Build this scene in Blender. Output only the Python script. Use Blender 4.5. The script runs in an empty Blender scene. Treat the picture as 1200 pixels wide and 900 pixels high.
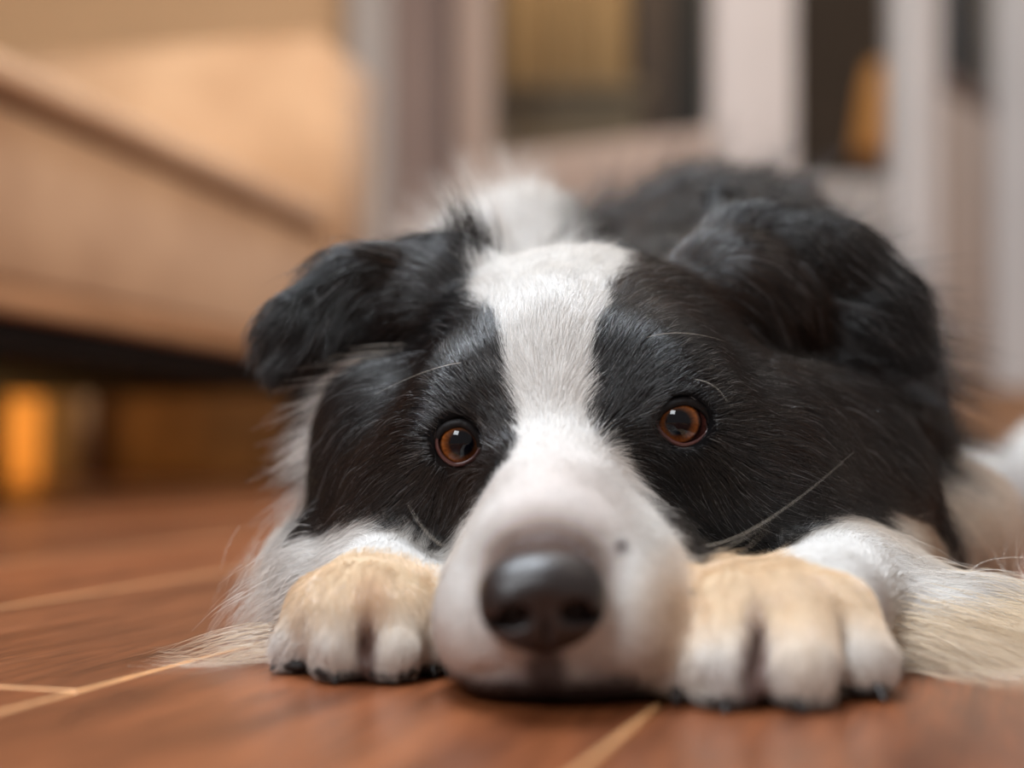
import bpy, bmesh, math, random
import numpy as np
from mathutils import Vector, Matrix, Euler
from mathutils.kdtree import KDTree

rng = np.random.default_rng(7)
random.seed(7)
SC = bpy.context.scene
COL = SC.collection
F = 1750.0      # focal length in pixels of the 1200 px wide photograph
HC = 0.06       # the lens is 6 cm above the floor
HOR = 530.0

# ------------------------------------------------------------------ camera
cam_d = bpy.data.cameras.new('camera')
cam = bpy.data.objects.new('camera', cam_d)
COL.objects.link(cam)
cam.location = (0, 0, HC)
cam.rotation_euler = (math.radians(90), 0, 0)
cam_d.sensor_width = 36
cam_d.lens = 36 * F / 1200
cam_d.shift_y = (HOR - 450) / 1200
cam_d.clip_start = 0.01
cam_d.dof.use_dof = True
cam_d.dof.focus_distance = 0.440
cam_d.dof.aperture_fstop = 3.9
SC.camera = cam

# ------------------------------------------------------------------ world, lights, exposure
SC.view_settings.view_transform = 'Standard'
SC.view_settings.look = 'None'
SC.view_settings.gamma = 1.0
SC.view_settings.use_curve_mapping = False
SC.view_settings.exposure = 0.22
SC.cycles.use_denoising = True
SC.cycles.max_bounces = 8
SC.cycles.transparent_max_bounces = 12
SC.cycles.sample_clamp_indirect = 4.0

w = bpy.data.worlds.new('world')
SC.world = w
w.use_nodes = True
w.node_tree.nodes['Background'].inputs['Color'].default_value = (0.95, 0.87, 0.80, 1)
w.node_tree.nodes['Background'].inputs['Strength'].default_value = 0.30


def area(name, loc, target, size, size_y, power, color):
    d = bpy.data.lights.new(name, 'AREA')
    d.shape = 'RECTANGLE'
    d.size = size
    d.size_y = size_y
    d.energy = power
    d.color = color
    o = bpy.data.objects.new(name, d)
    COL.objects.link(o)
    o.location = loc
    o.rotation_euler = (Vector(target) - Vector(loc)).to_track_quat('-Z', 'Y').to_euler()
    return o


# a cool window high up behind the photographer, a second one to the left, warm room lamps, an added fill in the back room
area('window_light', (-0.85, -1.1, 1.7), (0.0, 0.45, 0.05), 0.8, 0.7, 30, (0.90, 0.95, 1.0))
area('side_window_light', (-0.35, 0.75, 1.9), (0.05, 0.45, 0.05), 0.7, 0.7, 46, (0.83, 0.91, 1.0))
rl = area('room_lamp_light', (1.2, 0.55, 2.3), (-0.7, 2.1, 0.45), 0.4, 0.4, 10, (1.0, 0.84, 0.66))
rl.data.spread = math.radians(80)
area('back_room_fill', (0.3, 3.75, 2.2), (0.4, 4.6, 0.7), 0.5, 0.3, 9, (1.0, 0.75, 0.5))  # unseen fill added to brighten the curtain and the room beyond
area('far_room_light', (0.5, 2.4, 2.6), (0.5, 3.4, 0.4), 1.0, 0.4, 18, (1.0, 0.93, 0.88))

# ------------------------------------------------------------------ helpers


def P(px, py, y):
    """the point of the place at depth y seen at pixel px, py"""
    return np.array([(px - 600) * y / F, y, HC + (HOR - py) * y / F])


def proj(p):
    return 600 + F * p[:, 0] / p[:, 1], HOR - F * (p[:, 2] - HC) / p[:, 1]


def tag(o, label=None, cat=None, group=None, kind=None):
    if label:
        o['label'] = label
    if cat:
        o['category'] = cat
    if group:
        o['group'] = group
    if kind:
        o['kind'] = kind
    return o


def empty(name, loc, rz=0.0):
    o = bpy.data.objects.new(name, None)
    COL.objects.link(o)
    o.location = loc
    o.rotation_euler = (0, 0, rz)
    o.empty_display_size = 0.05
    return o


def new_mat(name):
    m = bpy.data.materials.new(name)
    m.use_nodes = True
    return m, m.node_tree.nodes, m.node_tree.links, m.node_tree.nodes['Principled BSDF']


def simple(name, col, rough=0.6, spec=0.5, noise=0.0, scale=20.0, bump=0.0, coat=0.0, metal=0.0, stretch=(1, 1, 1)):
    m, n, l, b = new_mat(name)
    b.inputs['Roughness'].default_value = rough
    b.inputs['Specular IOR Level'].default_value = spec
    b.inputs['Coat Weight'].default_value = coat
    b.inputs['Metallic'].default_value = metal
    b.inputs['Base Color'].default_value = (*col, 1)
    if noise or bump:
        tc = n.new('ShaderNodeTexCoord')
        mp = n.new('ShaderNodeMapping')
        mp.inputs['Scale'].default_value = stretch
        nz = n.new('ShaderNodeTexNoise')
        nz.inputs['Scale'].default_value = scale
        nz.inputs['Detail'].default_value = 6
        l.new(tc.outputs['Object'], mp.inputs['Vector'])
        l.new(mp.outputs['Vector'], nz.inputs['Vector'])
        if noise:
            r = n.new('ShaderNodeValToRGB')
            r.color_ramp.elements[0].position = 0.3
            r.color_ramp.elements[1].position = 0.7
            r.color_ramp.elements[0].color = (*[c * (1 - noise) for c in col], 1)
            r.color_ramp.elements[1].color = (*[min(1, c * (1 + noise)) for c in col], 1)
            l.new(nz.outputs['Fac'], r.inputs['Fac'])
            l.new(r.outputs['Color'], b.inputs['Base Color'])
        if bump:
            bp = n.new('ShaderNodeBump')
            bp.inputs['Strength'].default_value = bump
            bp.inputs['Distance'].default_value = 0.002
            l.new(nz.outputs['Fac'], bp.inputs['Height'])
            l.new(bp.outputs['Normal'], b.inputs['Normal'])
    return m


def mesh_obj(name, verts, faces, mat, parent=None, smooth=True):
    me = bpy.data.meshes.new(name)
    me.from_pydata([tuple(v) for v in verts], [], [tuple(f) for f in faces])
    me.update()
    if smooth:
        me.polygons.foreach_set('use_smooth', [True] * len(me.polygons))
    o = bpy.data.objects.new(name, me)
    COL.objects.link(o)
    if mat:
        me.materials.append(mat)
    if parent:
        o.parent = parent
    return o


def box(name, x0, x1, y0, y1, z0, z1, mat, parent=None, bevel=0.0, seg=2, rotz=0.0, rotc=None):
    """an axis-aligned bevelled box in the space of its parent"""
    bm = bmesh.new()
    bmesh.ops.create_cube(bm, size=1)
    for v in bm.verts:
        v.co = Vector(((x0 + x1) / 2 + v.co.x * (x1 - x0), (y0 + y1) / 2 + v.co.y * (y1 - y0), (z0 + z1) / 2 + v.co.z * (z1 - z0)))
    if bevel:
        bmesh.ops.bevel(bm, geom=bm.edges[:], offset=bevel, segments=seg, affect='EDGES', profile=0.6)
    me = bpy.data.meshes.new(name)
    bm.to_mesh(me)
    bm.free()
    if bevel:
        me.polygons.foreach_set('use_smooth', [True] * len(me.polygons))
    me.materials.append(mat)
    o = bpy.data.objects.new(name, me)
    COL.objects.link(o)
    if parent:
        o.parent = parent
    return o


# ------------------------------------------------------------------ floor of planks
def wood_mat(name, c1, c2, c3, rough=0.32, coord='Object'):
    m, n, l, b = new_mat(name)
    tc = n.new('ShaderNodeTexCoord')
    info = n.new('ShaderNodeObjectInfo')
    add = n.new('ShaderNodeVectorMath')
    add.operation = 'ADD'
    sc = n.new('ShaderNodeVectorMath')
    sc.operation = 'SCALE'
    sc.inputs['Scale'].default_value = 37.0
    comb = n.new('ShaderNodeCombineXYZ')
    l.new(info.outputs['Random'], comb.inputs['X'])
    l.new(info.outputs['Random'], comb.inputs['Z'])
    l.new(comb.outputs['Vector'], sc.inputs[0])
    l.new(tc.outputs['Object'], add.inputs[0])
    l.new(sc.outputs['Vector'], add.inputs[1])
    mp = n.new('ShaderNodeMapping')
    mp.inputs['Scale'].default_value = (26, 2.6, 8)
    l.new(add.outputs['Vector'], mp.inputs['Vector'])
    nz = n.new('ShaderNodeTexNoise')
    nz.inputs['Scale'].default_value = 1.6
    nz.inputs['Detail'].default_value = 9
    nz.inputs['Roughness'].default_value = 0.62
    nz.inputs['Distortion'].default_value = 0.9
    l.new(mp.outputs['Vector'], nz.inputs['Vector'])
    r = n.new('ShaderNodeValToRGB')
    e = r.color_ramp.elements
    e[0].position, e[0].color = 0.30, (*c1, 1)
    e[1].position, e[1].color = 0.72, (*c3, 1)
    k = e.new(0.5)
    k.color = (*c2, 1)
    l.new(nz.outputs['Fac'], r.inputs['Fac'])
    # fine pores
    mp2 = n.new('ShaderNodeMapping')
    mp2.inputs['Scale'].default_value = (420, 26, 60)
    l.new(add.outputs['Vector'], mp2.inputs['Vector'])
    n2 = n.new('ShaderNodeTexNoise')
    n2.inputs['Scale'].default_value = 1.5
    n2.inputs['Detail'].default_value = 3
    l.new(mp2.outputs['Vector'], n2.inputs['Vector'])
    mr = n.new('ShaderNodeMapRange')
    mr.inputs['From Min'].default_value = 0.35
    mr.inputs['From Max'].default_value = 0.6
    mr.inputs['To Min'].default_value = 0.62
    mr.inputs['To Max'].default_value = 1.05
    l.new(n2.outputs['Fac'], mr.inputs['Value'])
    mx = n.new('ShaderNodeMix')
    mx.data_type = 'RGBA'
    mx.blend_type = 'MULTIPLY'
    mx.inputs['Factor'].default_value = 1.0
    l.new(r.outputs['Color'], mx.inputs['A'])
    l.new(mr.outputs['Result'], mx.inputs['B'])
    hsv = n.new('ShaderNodeHueSaturation')
    vr = n.new('ShaderNodeMapRange')
    vr.inputs['To Min'].default_value = 0.82
    vr.inputs['To Max'].default_value = 1.18
    l.new(info.outputs['Random'], vr.inputs['Value'])
    l.new(vr.outputs['Result'], hsv.inputs['Value'])
    l.new(mx.outputs['Result'], hsv.inputs['Color'])
    l.new(hsv.outputs['Color'], b.inputs['Base Color'])
    rr = n.new('ShaderNodeMapRange')
    rr.inputs['To Min'].default_value = rough - 0.05
    rr.inputs['To Max'].default_value = rough + 0.12
    l.new(nz.outputs['Fac'], rr.inputs['Value'])
    l.new(rr.outputs['Result'], b.inputs['Roughness'])
    bp = n.new('ShaderNodeBump')
    bp.inputs['Strength'].default_value = 0.22
    bp.inputs['Distance'].default_value = 0.0006
    l.new(n2.outputs['Fac'], bp.inputs['Height'])
    l.new(bp.outputs['Normal'], b.inputs['Normal'])
    b.inputs['Specular IOR Level'].default_value = 0.5
    return m


M_wood = wood_mat('red_brown_wood', (0.085, 0.024, 0.009), (0.18, 0.053, 0.018), (0.29, 0.094, 0.034), 0.27)
M_edge = simple('pale_plank_edge', (0.62, 0.33, 0.15), 0.5, 0.4, 0.2, 60)  # pale edge tone, with light caught by the grooves put into the colour

ANG = math.radians(-17.0)          # planks run 17 degrees right of straight ahead
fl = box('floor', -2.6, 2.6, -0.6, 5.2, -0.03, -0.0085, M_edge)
tag(fl, 'floor of glossy red-brown wooden planks', kind='structure')
PW = 0.144
EDGE0 = -0.070
ca, sa = math.cos(ANG), math.sin(ANG)


def plank_mesh(L):
    """one plank, its long side along local y, its top edges bevelled"""
    g = 0.0005
    bv = 0.0011
    t = 0.0085
    x0, x1, y0, y1 = g, PW - g, g, L - g
    v = []
    for (z, i) in ((-t, 0), (-bv * 0.9, 0), (0, bv)):
        v += [(x0 + i, y0 + i, z), (x1 - i, y0 + i, z), (x1 - i, y1 - i, z), (x0 + i, y1 - i, z)]
    f = [(8, 9, 10, 11)]
    mi = [0]
    for a in (0, 4):
        for k in range(4):
            f.append((a + k, a + (k + 1) % 4, a + 4 + (k + 1) % 4, a + 4 + k))
            mi.append(1)
    me = bpy.data.meshes.new('plank')
    me.from_pydata(v, [], f)
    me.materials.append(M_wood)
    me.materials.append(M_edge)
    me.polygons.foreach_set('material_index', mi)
    me.update()
    return me


PL = 1.22
pm = plank_mesh(PL)
lrng = random.Random(3)
for row in range(-13, 12):
    u0 = EDGE0 + row * PW
    off = lrng.uniform(0, PL)
    if row == -2:
        # this row has its cross joint beside the left seam, 38 cm from the lens
        off = (0.382 * math.cos(ANG) - 0.13 * sa * -1 * -1) % PL
        off = (-0.13 * -sa + 0.382 * ca) % PL
    for k in range(-2, 5):
        v0 = off + k * PL - PL
        cx = u0 * ca - v0 * sa
        cy = u0 * sa + v0 * ca
        mx_, my_ = cx - PL / 2 * sa, cy + PL / 2 * ca
        if my_ < -0.35 or my_ > 4.6 or abs(mx_) > 0.55 + 0.42 * max(my_, 0) + 0.25:
            continue
        o = bpy.data.objects.new('plank', pm)
        COL.objects.link(o)
        o.parent = fl
        o.location = (cx, cy, 0)
        o.rotation_euler = (0, 0, ANG)

# ------------------------------------------------------------------ room behind
M_wallL = simple('tan_wall_paint', (0.56, 0.36, 0.205), 0.85, 0.2, 0.05, 3, 0.05)
M_white = simple('white_gloss_paint', (0.66, 0.60, 0.575), 0.45, 0.4, 0.03, 6)
M_whitec = simple('cool_white_paint', (0.66, 0.64, 0.63), 0.45, 0.4, 0.03, 6)
M_taupe = simple('taupe_paint', (0.235, 0.165, 0.14), 0.6, 0.3, 0.04, 5)
M_pinkp = simple('dusty_beige_paint', (0.50, 0.38, 0.315), 0.6, 0.3, 0.04, 5)
M_grey = simple('grey_beige_paint', (0.38, 0.34, 0.315), 0.6, 0.3, 0.04, 5)
M_wallR = simple('pale_greenish_wall', (0.62, 0.57, 0.46), 0.8, 0.2, 0.04, 4)
M_dark = simple('dark_brown_paint', (0.065, 0.042, 0.028), 0.7, 0.3, 0.2, 3)
M_black = simple('black_panel', (0.012, 0.011, 0.012), 0.5, 0.3)
M_gold = simple('gold_curtain_cloth', (0.42, 0.29, 0.155), 0.9, 0.1, 0.1, 5)
M_oldwood = simple('tan_wood', (0.36, 0.19, 0.10), 0.5, 0.4, 0.2, 6, stretch=(1, 8, 8))

# glass
M_glass, n, l, b = new_mat('door_glass')
n.remove(b)
tr = n.new('ShaderNodeBsdfTransparent')
tr.inputs['Color'].default_value = (0.93, 0.94, 0.93, 1)
gl = n.new('ShaderNodeBsdfGlossy')
gl.inputs['Roughness'].default_value = 0.05
ms = n.new('ShaderNodeMixShader')
fr = n.new('ShaderNodeFresnel')
fr.inputs['IOR'].default_value = 1.3
l.new(fr.outputs['Fac'], ms.inputs['Fac'])
l.new(tr.outputs['BSDF'], ms.inputs[1])
l.new(gl.outputs['BSDF'], ms.inputs[2])
l.new(ms.outputs['Shader'], n['Material Output'].inputs['Surface'])

D = 3.4


def X(px, y=D):
    return (px - 600) * y / F


def Z(py, y=D):
    return HC + (HOR - py) * y / F


tag(box('wall_left', -2.6, X(410), D, D + 0.1, 0, 2.4, M_wallL), 'tan painted wall behind the sofa', kind='structure')
tag(box('baseboard_left', -2.6, X(410) - 0.002, D - 0.02, D - 0.001, 0, 0.09, M_oldwood), 'wooden baseboard of the tan wall', kind='structure')
tag(box('trim_1', X(411), X(459), D - 0.05, D + 0.12, 0, 2.4, M_grey), 'light grey-taupe upright trim at the end of the tan wall', kind='structure')
tag(box('wall_middle', X(459) + 0.001, X(531), D + 0.0, D + 0.12, 0, 2.4, M_taupe), 'dark taupe strip of wall right of the grey trim', kind='structure')
tag(box('wall_back', -1.4, 2.6, 5.0, 5.1, 0, 2.4, M_dark), 'dark brown wall of the room beyond the glazed doors', kind='structure')
tag(box('trim_3', X(831), 2.2, 3.0, 3.42, 0, Z(458, 3.1), M_oldwood), 'brown wooden step below the glazed doors', kind='structure')


def leaf(name, x0, y0, x1, y1, z0, z1, parts, label, glasses, thick=0.045):
    """a door leaf from (x0,y0) to (x1,y1); parts = (u0,u1,z0,z1,material,name)"""
    L = math.hypot(x1 - x0, y1 - y0)
    e = empty(name, (x0, y0, 0), math.atan2(y1 - y0, x1 - x0))
    for (u0, u1, za, zb, m, nm) in parts:
        box(nm, u0 * L, u1 * L, 0, thick, za, zb, m, e, 0.006)
    for (u0, u1, za, zb) in glasses:
        box('pane', u0 * L, u1 * L, thick * 0.4, thick * 0.4 + 0.005, za, zb, M_glass, e)
    tag(e, label, kind='structure')
    return e


M_pale = simple('pale_beige_paint', (0.66, 0.55, 0.49), 0.55, 0.3, 0.04, 5)
tag(box('wall_right', X(1106, 3.62), X(1106, 3.62) + 0.6, 3.62, 3.7, 0, 2.4, M_wallR), 'pale greenish-beige wall seen through the right door', kind='structure')
# left leaf: nearer at its right end, seen over the dog's back
zt = 2.3
zr = Z(150, 3.0)
leaf('door_1', X(531, 3.32), 3.32, X(834, 3.0), 3.0, 0.2, zt,
     [(0, 0.145, zr + 0.001, zt, M_pinkp, 'stile'), (0.0, 1.0, zr - 0.12, zr, M_pinkp, 'rail'),
      (0.0, 0.14, 0.2, zr - 0.121, M_pinkp, 'stile'), (0.141, 1.0, 0.2, zr - 0.121, M_grey, 'panel'), (0.146, 1.0, zt - 0.1, zt, M_pinkp, 'rail')],
     'left glazed door with a dusty beige frame, seen above the back of the dog', [(0.146, 1.0, zr + 0.001, zt - 0.101)])
# the two white posts and what stands between them
tag(box('trim_2', X(835, 3.0), X(933, 3.0), 3.0, 3.12, Z(458, 3.1) + 0.001, zt, M_white, None, 0.012), 'broad white door post rising behind the back of the dog', kind='structure')
leaf('door_2', X(934, 3.06), 3.06, X(1052, 3.06), 3.06, 0.2, zt,
     [(0, 1, Z(208, 3.06) - 0.5, Z(208, 3.06), M_grey, 'panel'), (0, 1, zt - 0.1, zt, M_white, 'rail')],
     'narrow middle door with a dark pane between the two white posts', [(0, 1, Z(208, 3.06) + 0.001, zt - 0.101)])
tag(box('trim_4', X(1053, 3.0), X(1082, 3.0), 3.0, 3.12, Z(458, 3.1) + 0.001, zt, M_whitec, None, 0.014), 'white post right of the dark pane, its left half', kind='structure')
tag(box('trim_5', X(1083, 3.0), X(1110, 3.0), 3.03, 3.12, Z(458, 3.1) + 0.001, zt, M_white, None, 0.010), 'white post right of the dark pane, its set-back right half', kind='structure')
leaf('door_3', X(1111, 3.14), 3.14, X(1168, 3.40), 3.40, 0.2, zt,
     [(0, 1, 0.21, Z(100, 3.2) - 0.03, M_pale, 'panel'), (0, 1, Z(100, 3.2) - 0.028, Z(100, 3.2) + 0.02, M_taupe, 'rail')],
     'right door ajar with a beige panel below a grey rail', [(0, 1, Z(100, 3.2) + 0.021, zt)])
tag(box('trim_6', X(1168, 3.35), X(1290, 3.35), 3.36, 3.46, 0.2, zt, M_whitec, None, 0.01), 'cool white door post at the right edge', kind='structure')

# things in the room beyond
cur = empty('curtain', (X(652, 4.2), 4.2, 0))
V, Fc = [], []
nn = 60
for i in range(nn):
    u = i / (nn - 1)
    xx = (u - 0.5) * 0.40
    yy = 0.018 * math.sin(u * 22 + 0.8 * math.sin(u * 9)) + 0.005 * math.sin(u * 61)
    for z in (0.55, 1.2, 2.3):
        V.append((xx, yy * (1.2 - 0.2 * z), z))
for i in range(nn - 1):
    for j in range(2):
        a = i * 3 + j
        Fc.append((a, a + 3, a + 4, a + 1))
o = mesh_obj('cloth', V, Fc, M_gold, cur)
o.modifiers.new('s', 'SOLIDIFY').thickness = 0.004
r_ = box('rod', -0.3, 0.3, -0.012, 0.012, 2.3, 2.325, M_black, cur, 0.004)
tag(cur, 'golden brown curtain seen through the left glazed door', 'curtain')
sb = empty('sideboard', (X(640, 4.05), 4.02, 0))
M_olive = simple('olive_beige_paint', (0.30, 0.235, 0.16), 0.6, 0.3, 0.1, 5)
box('cabinet_body', -0.25, 0.25, 0, 0.1, 0.02, 1.02, M_olive, sb, 0.008)
box('cabinet_top', -0.27, 0.27, -0.02, 0.12, 1.02, 1.05, M_olive, sb, 0.006)
tag(sb, 'low beige sideboard below the golden curtain, through the left door', 'sideboard')
bk = empty('cupboard', (X(790, 4.3), 4.3, 0))
box('cupboard_body', X(745, 4.3) - X(790, 4.3), 0, 0, 0.3, 0, 2.0, simple('umber_board', (0.085, 0.06, 0.05), 0.6, 0.3, 0.1, 4), bk, 0.006)
box('cupboard_door', 0.001, X(836, 4.3) - X(790, 4.3), -0.02, 0.28, 0, 2.0, M_black, bk, 0.006)
tag(bk, 'tall dark brown cupboard with a black door left of the broad white post', 'cupboard')

# a small lit lamp behind the dark pane
lp = empty('table_lamp', (X(1042, 4.4), 4.4, 0.0))
M_shade, n, l, b = new_mat('amber_lampshade')
b.inputs['Base Color'].default_value = (0.5, 0.26, 0.08, 1)
b.inputs['Emission Color'].default_value = (1.0, 0.36, 0.07, 1)
b.inputs['Emission Strength'].default_value = 0.13


def lathe(prof, n=24, cx=0, cy=0):
    V, Fc = [], []
    for (r, z) in prof:
        for k in range(n):
            a = 2 * math.pi * k / n
            V.append((cx + r * math.cos(a), cy + r * math.sin(a), z))
    for i in range(len(prof) - 1):
        for k in range(n):
            a, b2 = i * n + k, i * n + (k + 1) % n
            Fc.append((a, b2, b2 + n, a + n))
    return V, Fc


v, f = lathe([(0.105, 0.95), (0.095, 1.02), (0.08, 1.13), (0.06, 1.20), (0.0, 1.20)])
mesh_obj('lamp_shade', v, f, M_shade, lp)
v, f = lathe([(0.0, 0.71), (0.06, 0.71), (0.06, 0.73), (0.015, 0.76), (0.012, 0.93), (0.0, 0.93)])
mesh_obj('lamp_base', v, f, M_dark, lp)
tag(lp, 'dim amber table lamp glowing behind the dark pane', 'lamp')
ls = empty('lamp_table', (X(1020, 4.4), 4.4, 0))
box('table_top', -0.2, 0.2, -0.15, 0.15, 0.68, 0.71, M_dark, ls, 0.004)
for sx in (-1, 1):
    for sy in (-1, 1):
        box('leg', sx * 0.17 - 0.015, sx * 0.17 + 0.015, sy * 0.12 - 0.015, sy * 0.12 + 0.015, 0, 0.68, M_dark, ls)
tag(ls, 'dark wooden table under the amber lamp', 'table')

# ------------------------------------------------------------------ sofa
M_sofa, n, l, b = new_mat('tan_sofa_upholstery')
b.inputs['Roughness'].default_value = 0.75
b.inputs['Specular IOR Level'].default_value = 0.3
b.inputs['Sheen Weight'].default_value = 0.2
tc = n.new('ShaderNodeTexCoord')
nz = n.new('ShaderNodeTexNoise')
nz.inputs['Scale'].default_value = 6
nz.inputs['Detail'].default_value = 4
rp = n.new('ShaderNodeValToRGB')
rp.color_ramp.elements[0].color = (0.38, 0.215, 0.112, 1)
rp.color_ramp.elements[1].color = (0.51, 0.315, 0.18, 1)
rp.color_ramp.elements[0].position = 0.3
rp.color_ramp.elements[1].position = 0.7
l.new(tc.outputs['Object'], nz.inputs['Vector'])
l.new(nz.outputs['Fac'], rp.inputs['Fac'])
l.new(rp.outputs['Color'], b.inputs['Base Color'])
M_sofadk = simple('darker_rail_cloth', (0.40, 0.225, 0.125), 0.8, 0.2, 0.1, 8)  # slightly darker cloth of the bottom rail
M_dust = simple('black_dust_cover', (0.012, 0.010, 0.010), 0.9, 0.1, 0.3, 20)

# sofa frame: local +y runs along the front towards the far arm, local x to the right (front face at x = 0)
sd = math.atan(0.219)
sofa = empty('sofa', (-0.294, 2.29, 0), -sd)
box('seat_base', -0.78, 0.0, -2.7, 0.02, 0.2236, 0.392, M_sofa, sofa, 0.006)
box('crease_shade', -0.75, 0.002, -2.69, -0.004, 0.3922, 0.3968, simple('crease_shade_brown', (0.10, 0.055, 0.03), 0.8, 0.2), sofa)  # dark strip painting the shade in the crease under the cushion
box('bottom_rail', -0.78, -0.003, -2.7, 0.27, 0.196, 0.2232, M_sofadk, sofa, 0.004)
box('seat_cushion', -0.76, 0.016, -2.66, -0.003, 0.397, 0.435, M_sofa, sofa, 0.017, 4)
# the arm: a block whose top falls a little towards the back
bm = bmesh.new()
bmesh.ops.create_cube(bm, size=1)
for v in bm.verts:
    top = v.co.z > 0
    back = v.co.x < 0
    v.co = Vector((-0.80 if back else 0.004, 0.0 if v.co.y < 0 else 0.275, (0.69 if back else 0.708) if top else 0.2236))
bmesh.ops.bevel(bm, geom=bm.edges[:], offset=0.016, segments=4, affect='EDGES')
me = bpy.data.meshes.new('arm')
bm.to_mesh(me)
bm.free()
me.polygons.foreach_set('use_smooth', [True] * len(me.polygons))
me.materials.append(M_sofa)
o = bpy.data.objects.new('arm', me)
COL.objects.link(o)
o.parent = sofa
box('backrest', -0.98, -0.79, -2.7, 0.275, 0.2, 0.80, M_sofa, sofa, 0.03, 4)
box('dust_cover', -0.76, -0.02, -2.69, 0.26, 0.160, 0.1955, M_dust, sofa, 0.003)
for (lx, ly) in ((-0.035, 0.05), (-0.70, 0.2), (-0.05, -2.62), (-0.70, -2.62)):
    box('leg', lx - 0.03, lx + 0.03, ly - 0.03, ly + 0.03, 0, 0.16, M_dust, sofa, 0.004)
tag(sofa, 'tan upholstered sofa on short dark legs left of the dog', 'sofa')

# things on the floor beyond the sofa, seen under it
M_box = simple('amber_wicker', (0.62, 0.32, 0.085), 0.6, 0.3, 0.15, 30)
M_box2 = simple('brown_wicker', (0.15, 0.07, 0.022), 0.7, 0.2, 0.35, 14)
bx = empty('storage_box', (X(-60, 2.9), 2.9, 0))
box('box_body', -0.19, X(52, 2.9) - X(-60, 2.9), 0, 0.25, 0.0, 0.22, M_box, bx, 0.012)
box('box_lid', -0.2, X(52, 2.9) - X(-60, 2.9) + 0.003, -0.008, 0.258, 0.221, 0.25, M_box, bx, 0.008)
tag(bx, 'amber yellow box on the floor seen under the left end of the sofa', 'box')
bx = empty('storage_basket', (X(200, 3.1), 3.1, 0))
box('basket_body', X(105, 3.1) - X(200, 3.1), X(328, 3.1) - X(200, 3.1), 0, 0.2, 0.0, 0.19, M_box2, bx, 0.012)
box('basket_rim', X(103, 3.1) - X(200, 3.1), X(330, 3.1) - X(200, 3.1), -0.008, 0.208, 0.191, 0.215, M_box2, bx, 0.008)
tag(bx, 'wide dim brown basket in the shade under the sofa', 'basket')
pl_ = bpy.data.lights.new('amber_fill_light', 'POINT')  # unseen fill without a fixture, added to light up the amber box
pl_.energy = 7.0
pl_.color = (1.0, 0.62, 0.22)
pl_.shadow_soft_size = 0.04
po = bpy.data.objects.new('amber_fill_light', pl_)
COL.objects.link(po)
po.location = (-1.10, 2.52, 0.15)

# ==================================================================== THE DOG
# --- an implicit body: primitives blended on a rectilinear grid, then surface nets


def axis_coords(segs):
    out = [segs[0][0]]
    for (a, b_, h) in segs:
        nstep = max(1, int(round((b_ - a) / h)))
        out += list(a + (b_ - a) * (np.arange(nstep) + 1) / nstep)
    return np.array(out)


GX = axis_coords([(-0.150, -0.11, 0.004), (-0.11, 0.19, 0.0019), (0.19, 0.26, 0.004), (0.26, 0.50, 0.009)])
GY = axis_coords([(0.318, 0.56, 0.0019), (0.56, 0.64, 0.0035), (0.64, 1.52, 0.009)])
GZ = axis_coords([(-0.008, 0.145, 0.0019), (0.145, 0.26, 0.0042)])
BIG = 0.2
G = np.full((len(GX), len(GY), len(GZ)), BIG, np.float32)
GL = np.zeros(G.shape, np.int8)
GB = np.full(G.shape, BIG, np.float32)
LABELS = ['head', 'muzzle', 'ear_l', 'ear_r', 'neck', 'body', 'leg_l', 'leg_r', 'paw_l', 'paw_r', 'hind', 'tail']


def sub(lo, hi):
    i0, i1 = np.searchsorted(GX, lo[0]), np.searchsorted(GX, hi[0])
    j0, j1 = np.searchsorted(GY, lo[1]), np.searchsorted(GY, hi[1])
    k0, k1 = np.searchsorted(GZ, lo[2]), np.searchsorted(GZ, hi[2])
    s = (slice(i0, i1), slice(j0, j1), slice(k0, k1))
    return s, GX[s[0]][:, None, None], GY[s[1]][None, :, None], GZ[s[2]][None, None, :]


def smin(a, b_, k):
    h = np.clip(k - np.abs(a - b_), 0, None) / k
    return np.minimum(a, b_) - h * h * k * 0.25


def put(d, s, lab, k, op='add'):
    li = LABELS.index(lab) if lab else 0
    if op == 'add':
        cur_ = G[s]
        G[s] = smin(cur_, d.astype(np.float32), k)
        m = d < GB[s]
        GB[s] = np.where(m, d, GB[s])
        GL[s] = np.where(m, li, GL[s])
    else:
        G[s] = -smin(-G[s], d.astype(np.float32), k)


def rotm(rx=0, ry=0, rz=0):
    return np.array(Euler((math.radians(rx), math.radians(ry), math.radians(rz))).to_matrix())


def ell(c, r, lab=None, k=0.012, rot=(0, 0, 0), op='add'):
    c = np.array(c, float)
    r = np.array(r, float)
    R = rotm(*rot)
    m = max(r) + 0.035
    s, x, y, z = sub(c - m, c + m)
    x, y, z = x - c[0], y - c[1], z - c[2]
    lx = R[0, 0] * x + R[1, 0] * y + R[2, 0] * z
    ly = R[0, 1] * x + R[1, 1] * y + R[2, 1] * z
    lz = R[0, 2] * x + R[1, 2] * y + R[2, 2] * z
    k0 = np.sqrt((lx / r[0]) ** 2 + (ly / r[1]) ** 2 + (lz / r[2]) ** 2) + 1e-9
    k1 = np.sqrt((lx / r[0] ** 2) ** 2 + (ly / r[1] ** 2) ** 2 + (lz / r[2] ** 2) ** 2) + 1e-9
    d = k0 * (k0 - 1) / k1
    put(d, s, lab, k, 'add' if op == 'add' else 'sub')


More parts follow.
